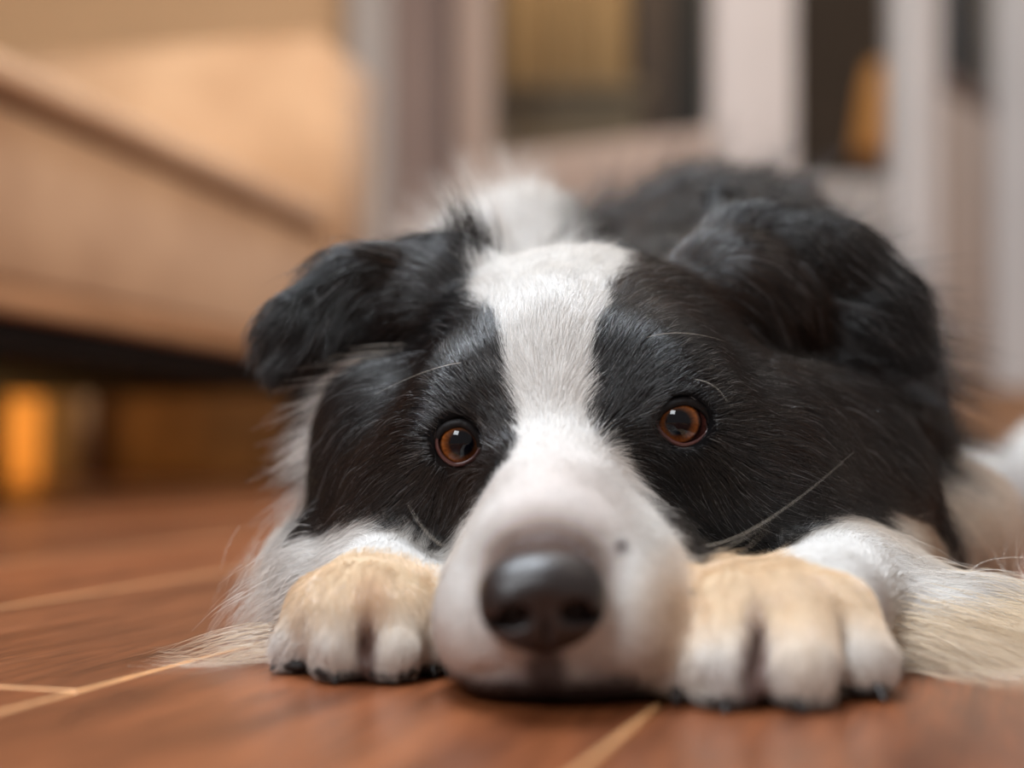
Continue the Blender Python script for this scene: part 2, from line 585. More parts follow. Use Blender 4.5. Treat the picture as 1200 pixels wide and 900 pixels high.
def cone(a, b_, ra, rb, lab=None, k=0.012, flat=None, op='add'):
    """a capsule whose radius runs from ra to rb; flat = (direction, factor) squeezes it"""
    a = np.array(a, float)
    b_ = np.array(b_, float)
    m = max(ra, rb) + 0.035
    s, x, y, z = sub(np.minimum(a, b_) - m, np.maximum(a, b_) + m)
    ab = b_ - a
    L2 = ab @ ab
    x, y, z = x - a[0], y - a[1], z - a[2]
    t = np.clip((x * ab[0] + y * ab[1] + z * ab[2]) / L2, 0, 1)
    qx, qy, qz = x - t * ab[0], y - t * ab[1], z - t * ab[2]
    if flat is not None:
        dv = np.array(flat[0], float)
        dv /= np.linalg.norm(dv)
        f_ = flat[1]
        dd = qx * dv[0] + qy * dv[1] + qz * dv[2]
        q = np.sqrt(qx * qx + qy * qy + qz * qz - dd * dd + (dd * f_) ** 2 + 1e-12)
        d = (q - (ra + (rb - ra) * t)) / (1 + 0.35 * (f_ - 1))
    else:
        d = np.sqrt(qx * qx + qy * qy + qz * qz) - (ra + (rb - ra) * t)
    put(d, s, lab, k, 'add' if op == 'add' else 'sub')


EYE_L = P(541, 519, 0.4395)
EYE_R = P(793, 495, 0.4395)
ER = 0.0104

# body and rump, far behind
ell((0.115, 0.86, 0.098), (0.095, 0.17, 0.098), 'body', 0.03, (0, 0, -14))
ell((0.19, 1.12, 0.092), (0.095, 0.15, 0.092), 'body', 0.04, (0, 0, -20))
ell((0.108, 0.79, 0.142), (0.070, 0.09, 0.066), 'body', 0.03)
# hind legs folded at both sides, tail
ell((0.255, 1.12, 0.05), (0.05, 0.10, 0.045), 'hind', 0.02)
cone((0.31, 1.13, 0.032), (0.395, 1.05, 0.028), 0.034, 0.027, 'hind', 0.02)
ell((0.385, 1.04, 0.042), (0.045, 0.05, 0.044), 'hind', 0.015)
cone((0.10, 1.18, 0.05), (0.06, 1.02, 0.03), 0.045, 0.028, 'hind', 0.02)
cone((0.25, 1.28, 0.05), (0.36, 1.36, 0.03), 0.03, 0.02, 'tail', 0.02)
# neck and shoulders
cone((0.030, 0.53, 0.066), (0.085, 0.70, 0.092), 0.052, 0.074, 'neck', 0.03)
ell((0.100, 0.605, 0.078), (0.055, 0.07, 0.066), 'neck', 0.03)
ell((0.120, 0.605, 0.082), (0.042, 0.06, 0.056), 'neck', 0.02)
ell((-0.020, 0.555, 0.052), (0.042, 0.055, 0.046), 'neck', 0.02)
ell((0.002, 0.69, 0.112), (0.050, 0.07, 0.066), 'neck', 0.03)
# forelegs
cone((-0.036, 0.425, 0.0175), (-0.058, 0.55, 0.0200), 0.0165, 0.0200, 'leg_l', 0.012)
cone((0.0835, 0.402, 0.0180), (0.140, 0.55, 0.0195), 0.0178, 0.0190, 'leg_r', 0.012)
ell((0.158, 0.60, 0.030), (0.036, 0.05, 0.030), 'leg_r', 0.02)
# paws
ell((-0.0395, 0.412, 0.0150), (0.0200, 0.026, 0.0158), 'paw_l', 0.008)
ell((0.0645, 0.392, 0.0155), (0.0250, 0.028, 0.0160), 'paw_r', 0.008)


def toe(px, py, y, base, r, lab, z0=None):
    tip = P(px, py, y)
    base = np.array(base)
    mid = tip * 0.45 + base * 0.55
    mid[2] += 0.004
    cone(base, mid, r * 1.05, r * 1.12, lab, 0.004)
    cone(mid, tip, r * 1.12, r * 0.92, lab, 0.004)


toe(350, 757, 0.408, (-0.049, 0.428, 0.017), 0.0076, 'paw_l')
toe(398, 762, 0.392, (-0.044, 0.420, 0.019), 0.0088, 'paw_l')
toe(458, 765, 0.390, (-0.035, 0.418, 0.019), 0.0086, 'paw_l')
toe(496, 757, 0.402, (-0.027, 0.424, 0.017), 0.0074, 'paw_l')
toe(802, 782, 0.362, (0.053, 0.392, 0.018), 0.0092, 'paw_r')
toe(850, 787, 0.352, (0.060, 0.388, 0.020), 0.0098, 'paw_r')
toe(938, 787, 0.352, (0.070, 0.388, 0.020), 0.0104, 'paw_r')
toe(1012, 775, 0.366, (0.079, 0.394, 0.018), 0.0090, 'paw_r')

for (a_, b2_, r_) in (((878, 700, .372), (882, 800, .342), .0022), ((822, 745, .365), (826, 805, .345), .0014), ((977, 735, .37), (978, 800, .348), .0016),
                      ((432, 705, .398), (430, 785, .380), .0018), ((374, 730, .40), (373, 785, .386), .0013), ((481, 725, .40), (481, 785, .386), .0013)):
    cone(P(*a_), P(*b2_), r_ * 0.6, r_, None, 0.004, op='sub')
# feathering that lies on the floor beside the right forearm, and the left elbow
ell((0.120, 0.462, 0.010), (0.034, 0.042, 0.014), 'leg_r', 0.012, (0, 0, -15))
ell((-0.062, 0.50, 0.018), (0.015, 0.045, 0.020), 'leg_l', 0.012)
# skull
ell(P(682, 415, 0.503), (0.051, 0.056, 0.034), 'head', 0.02, (14, 4, 0))
ell(P(665, 480, 0.478), (0.040, 0.050, 0.030), 'head', 0.02)
ell(P(495, 575, 0.493), (0.026, 0.042, 0.034), 'head', 0.02)
ell(P(452, 512, 0.508), (0.0165, 0.028, 0.022), 'head', 0.02)
ell(P(850, 560, 0.490), (0.040, 0.048, 0.038), 'head', 0.02)
ell(P(920, 570, 0.525), (0.045, 0.045, 0.040), 'head', 0.02)
ell((0.012, 0.49, 0.026), (0.042, 0.06, 0.024), 'head', 0.02)
# brows and the rims of the eyes
ell(P(566, 456, 0.456), (0.0165, 0.019, 0.0140), 'head', 0.014)
ell(P(768, 436, 0.456), (0.0185, 0.019, 0.0145), 'head', 0.014)
ell(EYE_L + (0, 0.004, 0), (0.0165, 0.0138, 0.0150), 'head', 0.018)
ell(P(505, 575, 0.468), (0.020, 0.026, 0.020), 'head', 0.02)
ell(EYE_R + (0, 0.004, 0), (0.0175, 0.0138, 0.0150), 'head', 0.018)
ell(P(825, 560, 0.468), (0.026, 0.026, 0.022), 'head', 0.02)
# groove along the forehead
ell(P(648, 445, 0.458), (0.018, 0.018, 0.028), 'head', 0.016, (-25, 0, 0))
# muzzle
cone(P(655, 528, 0.462), P(641, 650, 0.372), 0.0190, 0.0185, 'muzzle', 0.016)
ell((0.0118, 0.382, 0.0225), (0.0278, 0.038, 0.0215), 'muzzle', 0.012)
ell((-0.0035, 0.374, 0.0175), (0.0155, 0.030, 0.0170), 'muzzle', 0.008)
ell((0.0255, 0.378, 0.0178), (0.0175, 0.034, 0.0172), 'muzzle', 0.008)
ell((0.0100, 0.372, 0.0080), (0.0210, 0.026, 0.0080), 'muzzle', 0.006)
ell((0.0075, 0.350, 0.0275), (0.0125, 0.012, 0.0115), 'muzzle', 0.010)
ell((0.020, 0.42, 0.026), (0.034, 0.045, 0.024), 'muzzle', 0.014)
# mouth line and the groove under the nose
cone((-0.013, 0.354, 0.0075), (0.006, 0.338, 0.0105), 0.0010, 0.0012, None, 0.003, op='sub')
cone((0.006, 0.338, 0.0105), (0.026, 0.350, 0.0075), 0.0012, 0.0010, None, 0.003, op='sub')
cone((0.0062, 0.339, 0.0105), (0.0064, 0.338, 0.018), 0.0010, 0.0010, None, 0.003, op='sub')

# ears: base, fold and hanging tip, flattened front to back
# left
ell(P(505, 350, 0.515), (0.020, 0.014, 0.013), 'ear_l', 0.012, (0, -25, 0))
ell(P(532, 326, 0.512), (0.013, 0.012, 0.010), 'ear_l', 0.010, (0, -15, 0))
cone(P(500, 338, 0.518), P(420, 350, 0.510), 0.0130, 0.0130, 'ear_l', 0.010, ((0.1, 1, 0.55), 2.4))
cone(P(420, 350, 0.510), P(358, 382, 0.500), 0.0130, 0.0095, 'ear_l', 0.010, ((-0.3, 1, 0.3), 2.8))
cone(P(358, 382, 0.500), P(325, 420, 0.496), 0.0095, 0.0030, 'ear_l', 0.008, ((-0.4, 1, 0.1), 2.6))
# right
ell(P(868, 335, 0.525), (0.024, 0.018, 0.016), 'ear_r', 0.014, (0, 25, 0))
cone(P(885, 300, 0.535), P(960, 325, 0.530), 0.0170, 0.0160, 'ear_r', 0.010, ((-0.1, 1, 0.5), 2.4))
cone(P(960, 325, 0.530), P(1025, 362, 0.525), 0.0160, 0.0125, 'ear_r', 0.010, ((0.3, 1, 0.3), 2.8))
cone(P(1025, 362, 0.525), P(1066, 408, 0.522), 0.0125, 0.0040, 'ear_r', 0.008, ((0.4, 1, 0.1), 2.6))
cone(P(850, 275, 0.54), P(845, 250, 0.55), 0.008, 0.004, 'ear_r', 0.010)

# eye openings
ell(EYE_L + (0, -0.006, 0), (0.0068, 0.014, 0.0070), None, 0.0022, (0, 8, 0), op='sub')
ell(EYE_R + (0, -0.006, 0), (0.0084, 0.014, 0.0072), None, 0.0022, (0, 0, 0), op='sub')
# everything rests on the floor: cut flat just above it
zc = (0.0006 - GZ)[None, None, :]
G = np.maximum(G, zc.astype(np.float32))


def surface_nets(G, GX, GY, GZ):
    ins = G < 0
    nx, ny, nz_ = G.shape
    c = np.zeros((nx - 1, ny - 1, nz_ - 1), np.int8)
    for dx in (0, 1):
        for dy in (0, 1):
            for dz in (0, 1):
                c += ins[dx:nx - 1 + dx, dy:ny - 1 + dy, dz:nz_ - 1 + dz]
    act = (c > 0) & (c < 8)
    I, J, K = np.nonzero(act)
    idx = -np.ones(act.shape, np.int64)
    idx[I, J, K] = np.arange(len(I))
    acc = np.zeros((len(I), 3))
    cnt = np.zeros(len(I))
    cs = [(0, 0, 0), (1, 0, 0), (0, 1, 0), (1, 1, 0), (0, 0, 1), (1, 0, 1), (0, 1, 1), (1, 1, 1)]
    for a in range(8):
        for b_ in range(a + 1, 8):
            A, B = cs[a], cs[b_]
            if sum(abs(A[q] - B[q]) for q in range(3)) != 1:
                continue
            va = G[I + A[0], J + A[1], K + A[2]]
            vb = G[I + B[0], J + B[1], K + B[2]]
            m = (va < 0) != (vb < 0)
            t = np.where(m, va / np.where(m, va - vb, 1), 0)
            pa = np.stack([GX[I + A[0]], GY[J + A[1]], GZ[K + A[2]]], 1)
            pb = np.stack([GX[I + B[0]], GY[J + B[1]], GZ[K + B[2]]], 1)
            acc += np.where(m[:, None], pa + (pb - pa) * t[:, None], 0)
            cnt += m
    V = acc / cnt[:, None]
    faces = []
    for ax in range(3):
        sl0 = [slice(1, -1)] * 3
        sl0[ax] = slice(0, -1)
        sl1 = list(sl0)
        sl1[ax] = slice(1, None)
        a = ins[tuple(sl0)]
        b_ = ins[tuple(sl1)]
        ch = a != b_
        I2, J2, K2 = np.nonzero(ch)
        base = [I2, J2, K2]
        base = [base[q] + (0 if q == ax else 1) for q in range(3)]
        u, v = (ax + 1) % 3, (ax + 2) % 3

        def at(du, dv):
            q = [base[0].copy(), base[1].copy(), base[2].copy()]
            q[u] = q[u] - 1 + du
            q[v] = q[v] - 1 + dv
            return idx[q[0], q[1], q[2]]
        quad = np.stack([at(0, 0), at(1, 0), at(1, 1), at(0, 1)], 1)
        flip = ~a[I2, J2, K2]
        quad[flip] = quad[flip][:, ::-1]
        faces.append(quad)
    return V, np.concatenate(faces)


V, Q = surface_nets(G, GX, GY, GZ)


def ginterp(A, p):
    """trilinear lookup of a grid at points p"""
    out = 0
    ii, tt = [], []
    for g, q in ((GX, p[:, 0]), (GY, p[:, 1]), (GZ, p[:, 2])):
        i = np.clip(np.searchsorted(g, q) - 1, 0, len(g) - 2)
        t = np.clip((q - g[i]) / (g[i + 1] - g[i]), 0, 1)
        ii.append(i)
        tt.append(t)
    for dx in (0, 1):
        for dy in (0, 1):
            for dz in (0, 1):
                w_ = (tt[0] if dx else 1 - tt[0]) * (tt[1] if dy else 1 - tt[1]) * (tt[2] if dz else 1 - tt[2])
                out = out + w_ * A[ii[0] + dx, ii[1] + dy, ii[2] + dz]
    return out


def ggrad(p, h=0.002):
    g = []
    for q in range(3):
        e = np.zeros(3)
        e[q] = h
        g.append(ginterp(G, p + e) - ginterp(G, p - e))
    g = np.stack(g, 1)
    return g / (np.linalg.norm(g, axis=1, keepdims=True) + 1e-9)


def glabel(p):
    ii = []
    for g, q in ((GX, p[:, 0]), (GY, p[:, 1]), (GZ, p[:, 2])):
        i = np.clip(np.searchsorted(g, q), 1, len(g) - 1)
        ii.append(i - ((q - g[i - 1]) < (g[i] - q)))
    return GL[ii[0], ii[1], ii[2]]


# --- coat pattern ----------------------------------------------------------
def wav(p, f_, seed):
    r = np.random.default_rng(seed)
    s = 0
    for k in range(5):
        d = r.normal(size=3)
        d *= f_ * (0.6 + 0.5 * k) / np.linalg.norm(d)
        s = s + np.sin(p @ d + r.uniform(0, 6.28)) / (1 + 0.4 * k)
    return s / 2.4


def poly_sd(px, py, poly):
    poly = np.array(poly, float)
    n_ = len(poly)
    d = np.full(px.shape, 1e9)
    ins = np.zeros(px.shape, bool)
    for i in range(n_):
        a, b_ = poly[i], poly[(i + 1) % n_]
        e = b_ - a
        wx, wy = px - a[0], py - a[1]
        t = np.clip((wx * e[0] + wy * e[1]) / (e @ e), 0, 1)
        d = np.minimum(d, np.hypot(wx - t * e[0], wy - t * e[1]))
        c = ((a[1] <= py) & (b_[1] > py)) | ((a[1] > py) & (b_[1] <= py))
        xi = a[0] + (py - a[1]) / (e[1] if abs(e[1]) > 1e-9 else 1e-9) * e[0]
        ins ^= c & (px < xi)
    return np.where(ins, -d, d)


BLAZE = [(556, 318), (566, 296), (600, 282), (640, 272), (690, 276), (728, 290), (722, 322), (706, 360), (694, 400), (686, 440), (684, 475), (694, 502),
         (722, 535), (752, 575), (780, 606), (800, 640), (812, 690), (850, 780), (860, 900), (430, 900), (500, 780), (508, 700), (524, 645),
         (552, 596), (580, 556), (604, 520), (609, 486), (603, 450), (588, 405), (572, 370), (558, 345)]
WHITE = np.array([0.80, 0.765, 0.73])
CREAM = np.array([0.77, 0.575, 0.385])
TAN = np.array([0.58, 0.36, 0.19])
BLK = np.array([0.0085, 0.0078, 0.0085])
BRN = np.array([0.085, 0.042, 0.022])
DKSKIN = np.array([0.05, 0.03, 0.027])
PINK = np.array([0.60, 0.43, 0.38])


def sstep(a, b_, x):
    t = np.clip((x - a) / (b_ - a), 0, 1)
    return t * t * (3 - 2 * t)


def mixc(c, col, f_):
    return c * (1 - f_[:, None]) + np.asarray(col)[None, :] * f_[:, None]


def blob(px, py, cx, cy, rx, ry):
    return np.clip(1 - np.hypot((px - cx) / rx, (py - cy) / ry), 0, 1)


def coat(p, lab, jit=0.0, r01=None):
    """albedo of the coat at points p: white blaze and muzzle, black mask, cream paws"""
    px, py = proj(p)
    N = len(p)
    if r01 is None:
        r01 = np.full(N, 0.5)
    L = lambda s: lab == LABELS.index(s)
    c = np.tile(BLK, (N, 1))
    rbrown = sstep(0.55, 1.0, r01 + 0.35 * wav(p, 90, 5))
    c = mixc(c, BRN, 0.28 * rbrown)
    head = L('head') | L('muzzle')
    # browner hair on the crown and above the right brow
    br = blob(px, py, 770, 320, 130, 90) * 1.1 + blob(px, py, 650, 272, 120, 22) * 2 + blob(px, py, 480, 315, 70, 40)
    c = mixc(c, BRN * 0.9, 0.7 * np.clip(br, 0, 1) * sstep(0.3, 0.9, r01) * (head | L('ear_l') | L('ear_r')))
    sdv = poly_sd(px, py, BLAZE) + 5.0 * wav(p, 260, 1) + jit * (r01 - 0.5) * 9
    m = sstep(3.5, -3.5, sdv) * head
    wh = np.tile(WHITE, (N, 1))
    wh = mixc(wh, PINK, 0.30 * np.clip(blob(px, py, 655, 600, 110, 110) * 1.6, 0, 1))
    wh = mixc(wh, TAN * 1.15, 0.65 * np.clip(blob(px, py, 800, 730, 75, 110) * 1.4, 0, 1))
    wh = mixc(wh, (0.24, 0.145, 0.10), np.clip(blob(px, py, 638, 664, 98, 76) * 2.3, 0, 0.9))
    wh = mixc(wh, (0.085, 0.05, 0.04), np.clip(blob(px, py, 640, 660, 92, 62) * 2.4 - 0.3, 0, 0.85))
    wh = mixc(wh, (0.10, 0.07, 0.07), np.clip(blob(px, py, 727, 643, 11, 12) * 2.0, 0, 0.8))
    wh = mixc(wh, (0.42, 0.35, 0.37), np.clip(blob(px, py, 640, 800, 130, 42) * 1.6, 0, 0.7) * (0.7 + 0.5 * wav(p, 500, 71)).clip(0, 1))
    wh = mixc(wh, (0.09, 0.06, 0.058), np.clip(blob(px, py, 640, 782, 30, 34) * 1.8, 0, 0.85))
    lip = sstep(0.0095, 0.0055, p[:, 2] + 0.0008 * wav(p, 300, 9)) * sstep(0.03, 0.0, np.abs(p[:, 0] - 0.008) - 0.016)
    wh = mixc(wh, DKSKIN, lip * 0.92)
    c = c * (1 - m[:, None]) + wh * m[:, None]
    # neck: white collar on the left, black on the right, cream chest low at the right
    nk = L('neck') | L('body')
    edge = 0.022 + 0.10 * (p[:, 1] - 0.62) * (p[:, 1] < 0.78) + 0.012 * wav(p, 60, 3)
    wn = sstep(0.010, -0.010, p[:, 0] - edge) * (p[:, 1] < 0.84)
    c = mixc(c, WHITE, wn * nk * 0.97)
    chest = nk * sstep(0.036, 0.024, p[:, 2] + 0.006 * wav(p, 70, 4)) * (p[:, 0] > 0.03)
    c = mixc(c, CREAM * 1.02, chest)
    # underside of the cheek left is white
    lw = L('head') * sstep(-0.060, -0.066, p[:, 0] + 0.004 * wav(p, 90, 11)) * sstep(0.50, 0.515, p[:, 1])
    c = mixc(c, WHITE, lw)
    # legs and paws
    lg = L('leg_l') | L('leg_r')
    c = np.where(lg[:, None], WHITE * (0.98 - 0.05 * r01[:, None]), c)
    c = mixc(c, CREAM, L('leg_r') * sstep(0.43, 0.50, p[:, 1]) * (0.55 + 0.35 * wav(p, 80, 6)).clip(0, 1))
    pw = L('paw_l') | L('paw_r')
    cp = np.tile(CREAM, (N, 1)) * (0.94 + 0.16 * r01[:, None])
    tipf = sstep(0.024, 0.010, p[:, 2]) * (0.75 + 0.3 * wav(p, 220, 8))
    cp = mixc(cp, WHITE, tipf.clip(0, 1))
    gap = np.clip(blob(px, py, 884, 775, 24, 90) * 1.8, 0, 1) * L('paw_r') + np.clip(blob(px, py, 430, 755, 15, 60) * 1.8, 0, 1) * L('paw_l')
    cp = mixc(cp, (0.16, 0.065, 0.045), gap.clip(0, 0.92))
    rd = np.clip(blob(px, py, 435, 700, 30, 40) * 1.5, 0, 1) * L('paw_l')
    cp = mixc(cp, (0.50, 0.26, 0.13), 0.6 * rd)
    pad = sstep(0.0048, 0.002, p[:, 2])
    cp = mixc(cp, (0.03, 0.02, 0.02), pad)
    c = np.where(pw[:, None], cp, c)
    hd = L('hind') | L('tail')
    c = np.where(hd[:, None], WHITE * 0.98, c)
    return c.clip(0.002, 1)


# --- the body mesh ----------------------------------------------------------
dog = empty('border_collie', (0.08, 0.62, 0.0))
tag(dog, 'black and white long-haired dog lying with its chin on the wooden floor between its paws', 'dog')
Mi = Matrix.Translation(-Vector(dog.location))

me = bpy.data.meshes.new('body')
me.vertices.add(len(V))
me.vertices.foreach_set('co', V.astype(np.float32).ravel())
me.loops.add(len(Q) * 4)
me.loops.foreach_set('vertex_index', Q.astype(np.int32).ravel())
me.polygons.add(len(Q))
me.polygons.foreach_set('loop_start', np.arange(len(Q), dtype=np.int32) * 4)
me.update(calc_edges=True)
me.validate()
me.polygons.foreach_set('use_smooth', [True] * len(me.polygons))
ca_ = me.color_attributes.new('coat', 'FLOAT_COLOR', 'POINT')
vl = glabel(V - 0.0005 * ggrad(V))
cc = np.concatenate([coat(V, vl), np.ones((len(V), 1))], 1).astype(np.float32)
ca_.data.foreach_set('color', cc.ravel())

M_skin, n, l, b = new_mat('coat_skin')
at = n.new('ShaderNodeAttribute')
at.attribute_name = 'coat'
hs = n.new('ShaderNodeHueSaturation')
hs.inputs['Value'].default_value = 0.72
l.new(at.outputs['Color'], hs.inputs['Color'])
l.new(hs.outputs['Color'], b.inputs['Base Color'])
b.inputs['Roughness'].default_value = 0.85
b.inputs['Specular IOR Level'].default_value = 0.04
me.materials.append(M_skin)
body = bpy.data.objects.new('body', me)
COL.objects.link(body)
body.parent = dog
body.matrix_parent_inverse = Mi

# --- eyes ---------------------------------------------------------------------
M_eye, n, l, b = new_mat('brown_eye')
tc = n.new('ShaderNodeTexCoord')
sep = n.new('ShaderNodeSeparateXYZ')
l.new(tc.outputs['Object'], sep.inputs[0])
cb = n.new('ShaderNodeCombineXYZ')
l.new(sep.outputs['X'], cb.inputs['X'])
l.new(sep.outputs['Z'], cb.inputs['Y'])
ln = n.new('ShaderNodeVectorMath')
ln.operation = 'LENGTH'
l.new(cb.outputs[0], ln.inputs[0])
mr = n.new('ShaderNodeMapRange')
mr.inputs['From Max'].default_value = 0.0104
l.new(ln.outputs['Value'], mr.inputs['Value'])
rp = n.new('ShaderNodeValToRGB')
l.new(mr.outputs['Result'], rp.inputs['Fac'])
el = rp.color_ramp.elements
el[0].position, el[0].color = 0.0, (0.002, 0.002, 0.004, 1)
el[1].position, el[1].color = 1.0, (0.32, 0.12, 0.09, 1)
for pos, colr in ((0.31, (0.002, 0.002, 0.004)), (0.35, (0.020, 0.008, 0.005)), (0.44, (0.10, 0.030, 0.008)), (0.53, (0.19, 0.058, 0.013)), (0.59, (0.030, 0.009, 0.004)), (0.64, (0.006, 0.003, 0.003)), (0.74, (0.07, 0.022, 0.018))):
    q = el.new(pos)
    q.color = (*colr, 1)
# radial fibres
at2 = n.new('ShaderNodeMath')
at2.operation = 'ARCTAN2'
l.new(sep.outputs['Z'], at2.inputs[0])
l.new(sep.outputs['X'], at2.inputs[1])
cb2 = n.new('ShaderNodeCombineXYZ')
l.new(at2.outputs[0], cb2.inputs['X'])
l.new(mr.outputs['Result'], cb2.inputs['Y'])
nz = n.new('ShaderNodeTexNoise')
nz.inputs['Scale'].default_value = 9
nz.inputs['Detail'].default_value = 4
l.new(cb2.outputs[0], nz.inputs['Vector'])
mr2 = n.new('ShaderNodeMapRange')
mr2.inputs['To Min'].default_value = 0.1
mr2.inputs['To Max'].default_value = 2.1
l.new(nz.outputs['Fac'], mr2.inputs['Value'])
mx = n.new('ShaderNodeMix')
mx.data_type = 'RGBA'
mx.blend_type = 'MULTIPLY'
mx.inputs['Factor'].default_value = 1
l.new(rp.outputs['Color'], mx.inputs['A'])
l.new(mr2.outputs['Result'], mx.inputs['B'])
l.new(mx.outputs['Result'], b.inputs['Base Color'])
b.inputs['Roughness'].default_value = 0.4
b.inputs['Specular IOR Level'].default_value = 0.0
b.inputs['Coat Weight'].default_value = 1.0
b.inputs['Coat IOR'].default_value = 1.38
b.inputs['Coat Roughness'].default_value = 0.02
M_lid = simple('dark_eyelid_skin', (0.006, 0.004, 0.004), 0.55, 0.2, 0.3, 300, 0.3)
M_lidp = simple('pinkish_lower_lid', (0.085, 0.030, 0.027), 0.3, 0.6, 0.2, 300, 0.2)


def make_eye(c, yaw, a, b_, tilt, gx, gz):
    nseg, nr = 40, 28
    Vv, Ff = [], []
    for i in range(nr + 1):
        th = math.pi * i / nr
        for k in range(nseg):
            ph = 2 * math.pi * k / nseg
            r = ER
            rr = r * math.sin(th)
            if math.cos(th) > 0 and rr < 0.0062:
                r += 0.0009 * (1 - (rr / 0.0062) ** 2)
            Vv.append((r * math.sin(th) * math.cos(ph), -r * math.cos(th), r * math.sin(th) * math.sin(ph)))
    for i in range(nr):
        for k in range(nseg):
            q0, q1 = i * nseg + k, i * nseg + (k + 1) % nseg
            Ff.append((q0, q1, q1 + nseg, q0 + nseg))
    o = mesh_obj('eye', Vv, Ff, M_eye, dog)
    o.matrix_parent_inverse = Mi
    o.location = c
    o.rotation_euler = (math.radians(gz), 0, math.radians(gx))
    # eyelids: a tube on the ball around the opening, upper and lower
    for nm, t0, t1, mat_, rad in (('upper_eyelid', 0, math.pi, M_lid, 0.0012), ('lower_eyelid', math.pi, 2 * math.pi, M_lidp, 0.00062)):
        pts = []
        ns = 26
        for i in range(ns + 1):
            t = t0 + (t1 - t0) * i / ns
            x = a * math.cos(t)
            z = b_ * (0.88 if t0 == 0 else 1.0) * math.sin(t) * (1 - 0.10 * abs(math.cos(t)))
            R_ = ER + 0.0006
            y = -math.sqrt(max(R_ * R_ - x * x - z * z, 1e-9))
            pts.append(Vector((x, y, z)))
        VV, FF = [], []
        for i, p in enumerate(pts):
            tg = (pts[min(i + 1, ns)] - pts[max(i - 1, 0)]).normalized()
            no = p.normalized()
            bi = tg.cross(no).normalized()
            ends = 0.75 + 0.25 * math.sin(math.pi * i / ns)
            for k in range(8):
                an = 2 * math.pi * k / 8
                VV.append(p + (no * math.cos(an) * rad * 0.9 + bi * math.sin(an) * rad * 1.25) * ends)
        for i in range(ns):
            for k in range(8):
                q0, q1 = i * 8 + k, i * 8 + (k + 1) % 8
                FF.append((q0, q1, q1 + 8, q0 + 8))
        e = mesh_obj(nm, VV, FF, mat_, dog)
        e.matrix_parent_inverse = Mi
        e.location = c
        e.rotation_euler = (0, math.radians(tilt), math.radians(yaw))
    return o


make_eye(EYE_L, -4, 0.0063, 0.0065, 12, 2, 1)
make_eye(EYE_R, 8, 0.0078, 0.0068, 3, -4, 1)

# --- nose leather: its own small implicit surface --------------------------------
NC = np.array([0.0068, 0.3385, 0.0262])
gx = np.arange(-0.018, 0.0181, 0.0005)
gy = np.arange(-0.014, 0.0141, 0.0005)
gz = np.arange(-0.016, 0.0161, 0.0005)
NX, NY, NZ = np.meshgrid(gx, gy, gz, indexing='ij')


def nell(c, r):
    k0 = np.sqrt(((NX - c[0]) / r[0]) ** 2 + ((NY - c[1]) / r[1]) ** 2 + ((NZ - c[2]) / r[2]) ** 2) + 1e-9
    k1 = np.sqrt(((NX - c[0]) / r[0] ** 2) ** 2 + ((NY - c[1]) / r[1] ** 2) ** 2 + ((NZ - c[2]) / r[2] ** 2) ** 2) + 1e-9
    return k0 * (k0 - 1) / k1


d = nell((0, 0.001, 0.0035), (0.0138, 0.0095, 0.0078))
d = smin(d, nell((-0.0075, -0.001, -0.001), (0.0068, 0.0075, 0.0070)), 0.004)
d = smin(d, nell((0.0075, -0.001, -0.001), (0.0068, 0.0075, 0.0070)), 0.004)
d = smin(d, nell((0, -0.001, -0.0052), (0.0088, 0.0075, 0.0064)), 0.005)
for s in (-1, 1):
    d = -smin(-d, nell((s * 0.0068, -0.0085, -0.0008), (0.0034, 0.0062, 0.0026)), 0.0016)
    d = -smin(-d, nell((s * 0.0105, -0.0060, -0.0026), (0.0040, 0.0052, 0.0012)), 0.0012)
d = -smin(-d, nell((0, -0.0092, -0.0065), (0.0006, 0.0022, 0.0060)), 0.0012)
nv, nq = surface_nets(d.astype(np.float32), gx, gy, gz)
M_nose, n, l, b = new_mat('nose_leather')
b.inputs['Base Color'].default_value = (0.020, 0.013, 0.012, 1)
b.inputs['Roughness'].default_value = 0.36
b.inputs['Specular IOR Level'].default_value = 0.55
tc = n.new('ShaderNodeTexCoord')
vo = n.new('ShaderNodeTexVoronoi')
vo.inputs['Scale'].default_value = 1400
l.new(tc.outputs['Object'], vo.inputs['Vector'])
bp = n.new('ShaderNodeBump')
bp.inputs['Strength'].default_value = 0.35
bp.inputs['Distance'].default_value = 0.0003
l.new(vo.outputs['Distance'], bp.inputs['Height'])
l.new(bp.outputs['Normal'], b.inputs['Normal'])
nose = mesh_obj('nose', nv, nq, M_nose, dog)
nose.matrix_parent_inverse = Mi
nose.location = NC
nose.rotation_euler = (math.radians(10), math.radians(-3), math.radians(4))

# --- claws and pads ---------------------------------------------------------------
M_claw = simple('dark_claw', (0.025, 0.018, 0.016), 0.35, 0.5, 0.2, 200)
M_pad = simple('black_paw_pad', (0.020, 0.015, 0.014), 0.6, 0.4, 0.2, 400, 0.5)


def claw(px, py, y, dx, r=0.0017, L=0.0050):
    base = P(px, py, y + 0.003)
    VV, FF = [], []
    ns, nk = 6, 8
    for i in range(ns + 1):
        t = i / ns
        rr = r * (1 - t) ** 0.7 + 0.0002
        for k in range(nk):
            a = 2 * math.pi * k / nk
            VV.append((base[0] + dx * t * L + rr * math.cos(a), base[1] - L * t, max(0.0008, base[2] - 0.0045 * t * t - 0.001 * t + rr * math.sin(a) * 1.2)))
    for i in range(ns):
        for k in range(nk):
            q0, q1 = i * nk + k, i * nk + (k + 1) % nk
            FF.append((q0, q1, q1 + nk, q0 + nk))
    FF.append(tuple(range(nk)))
    o = mesh_obj('claw', VV, FF, M_claw, dog)
    o.matrix_parent_inverse = Mi


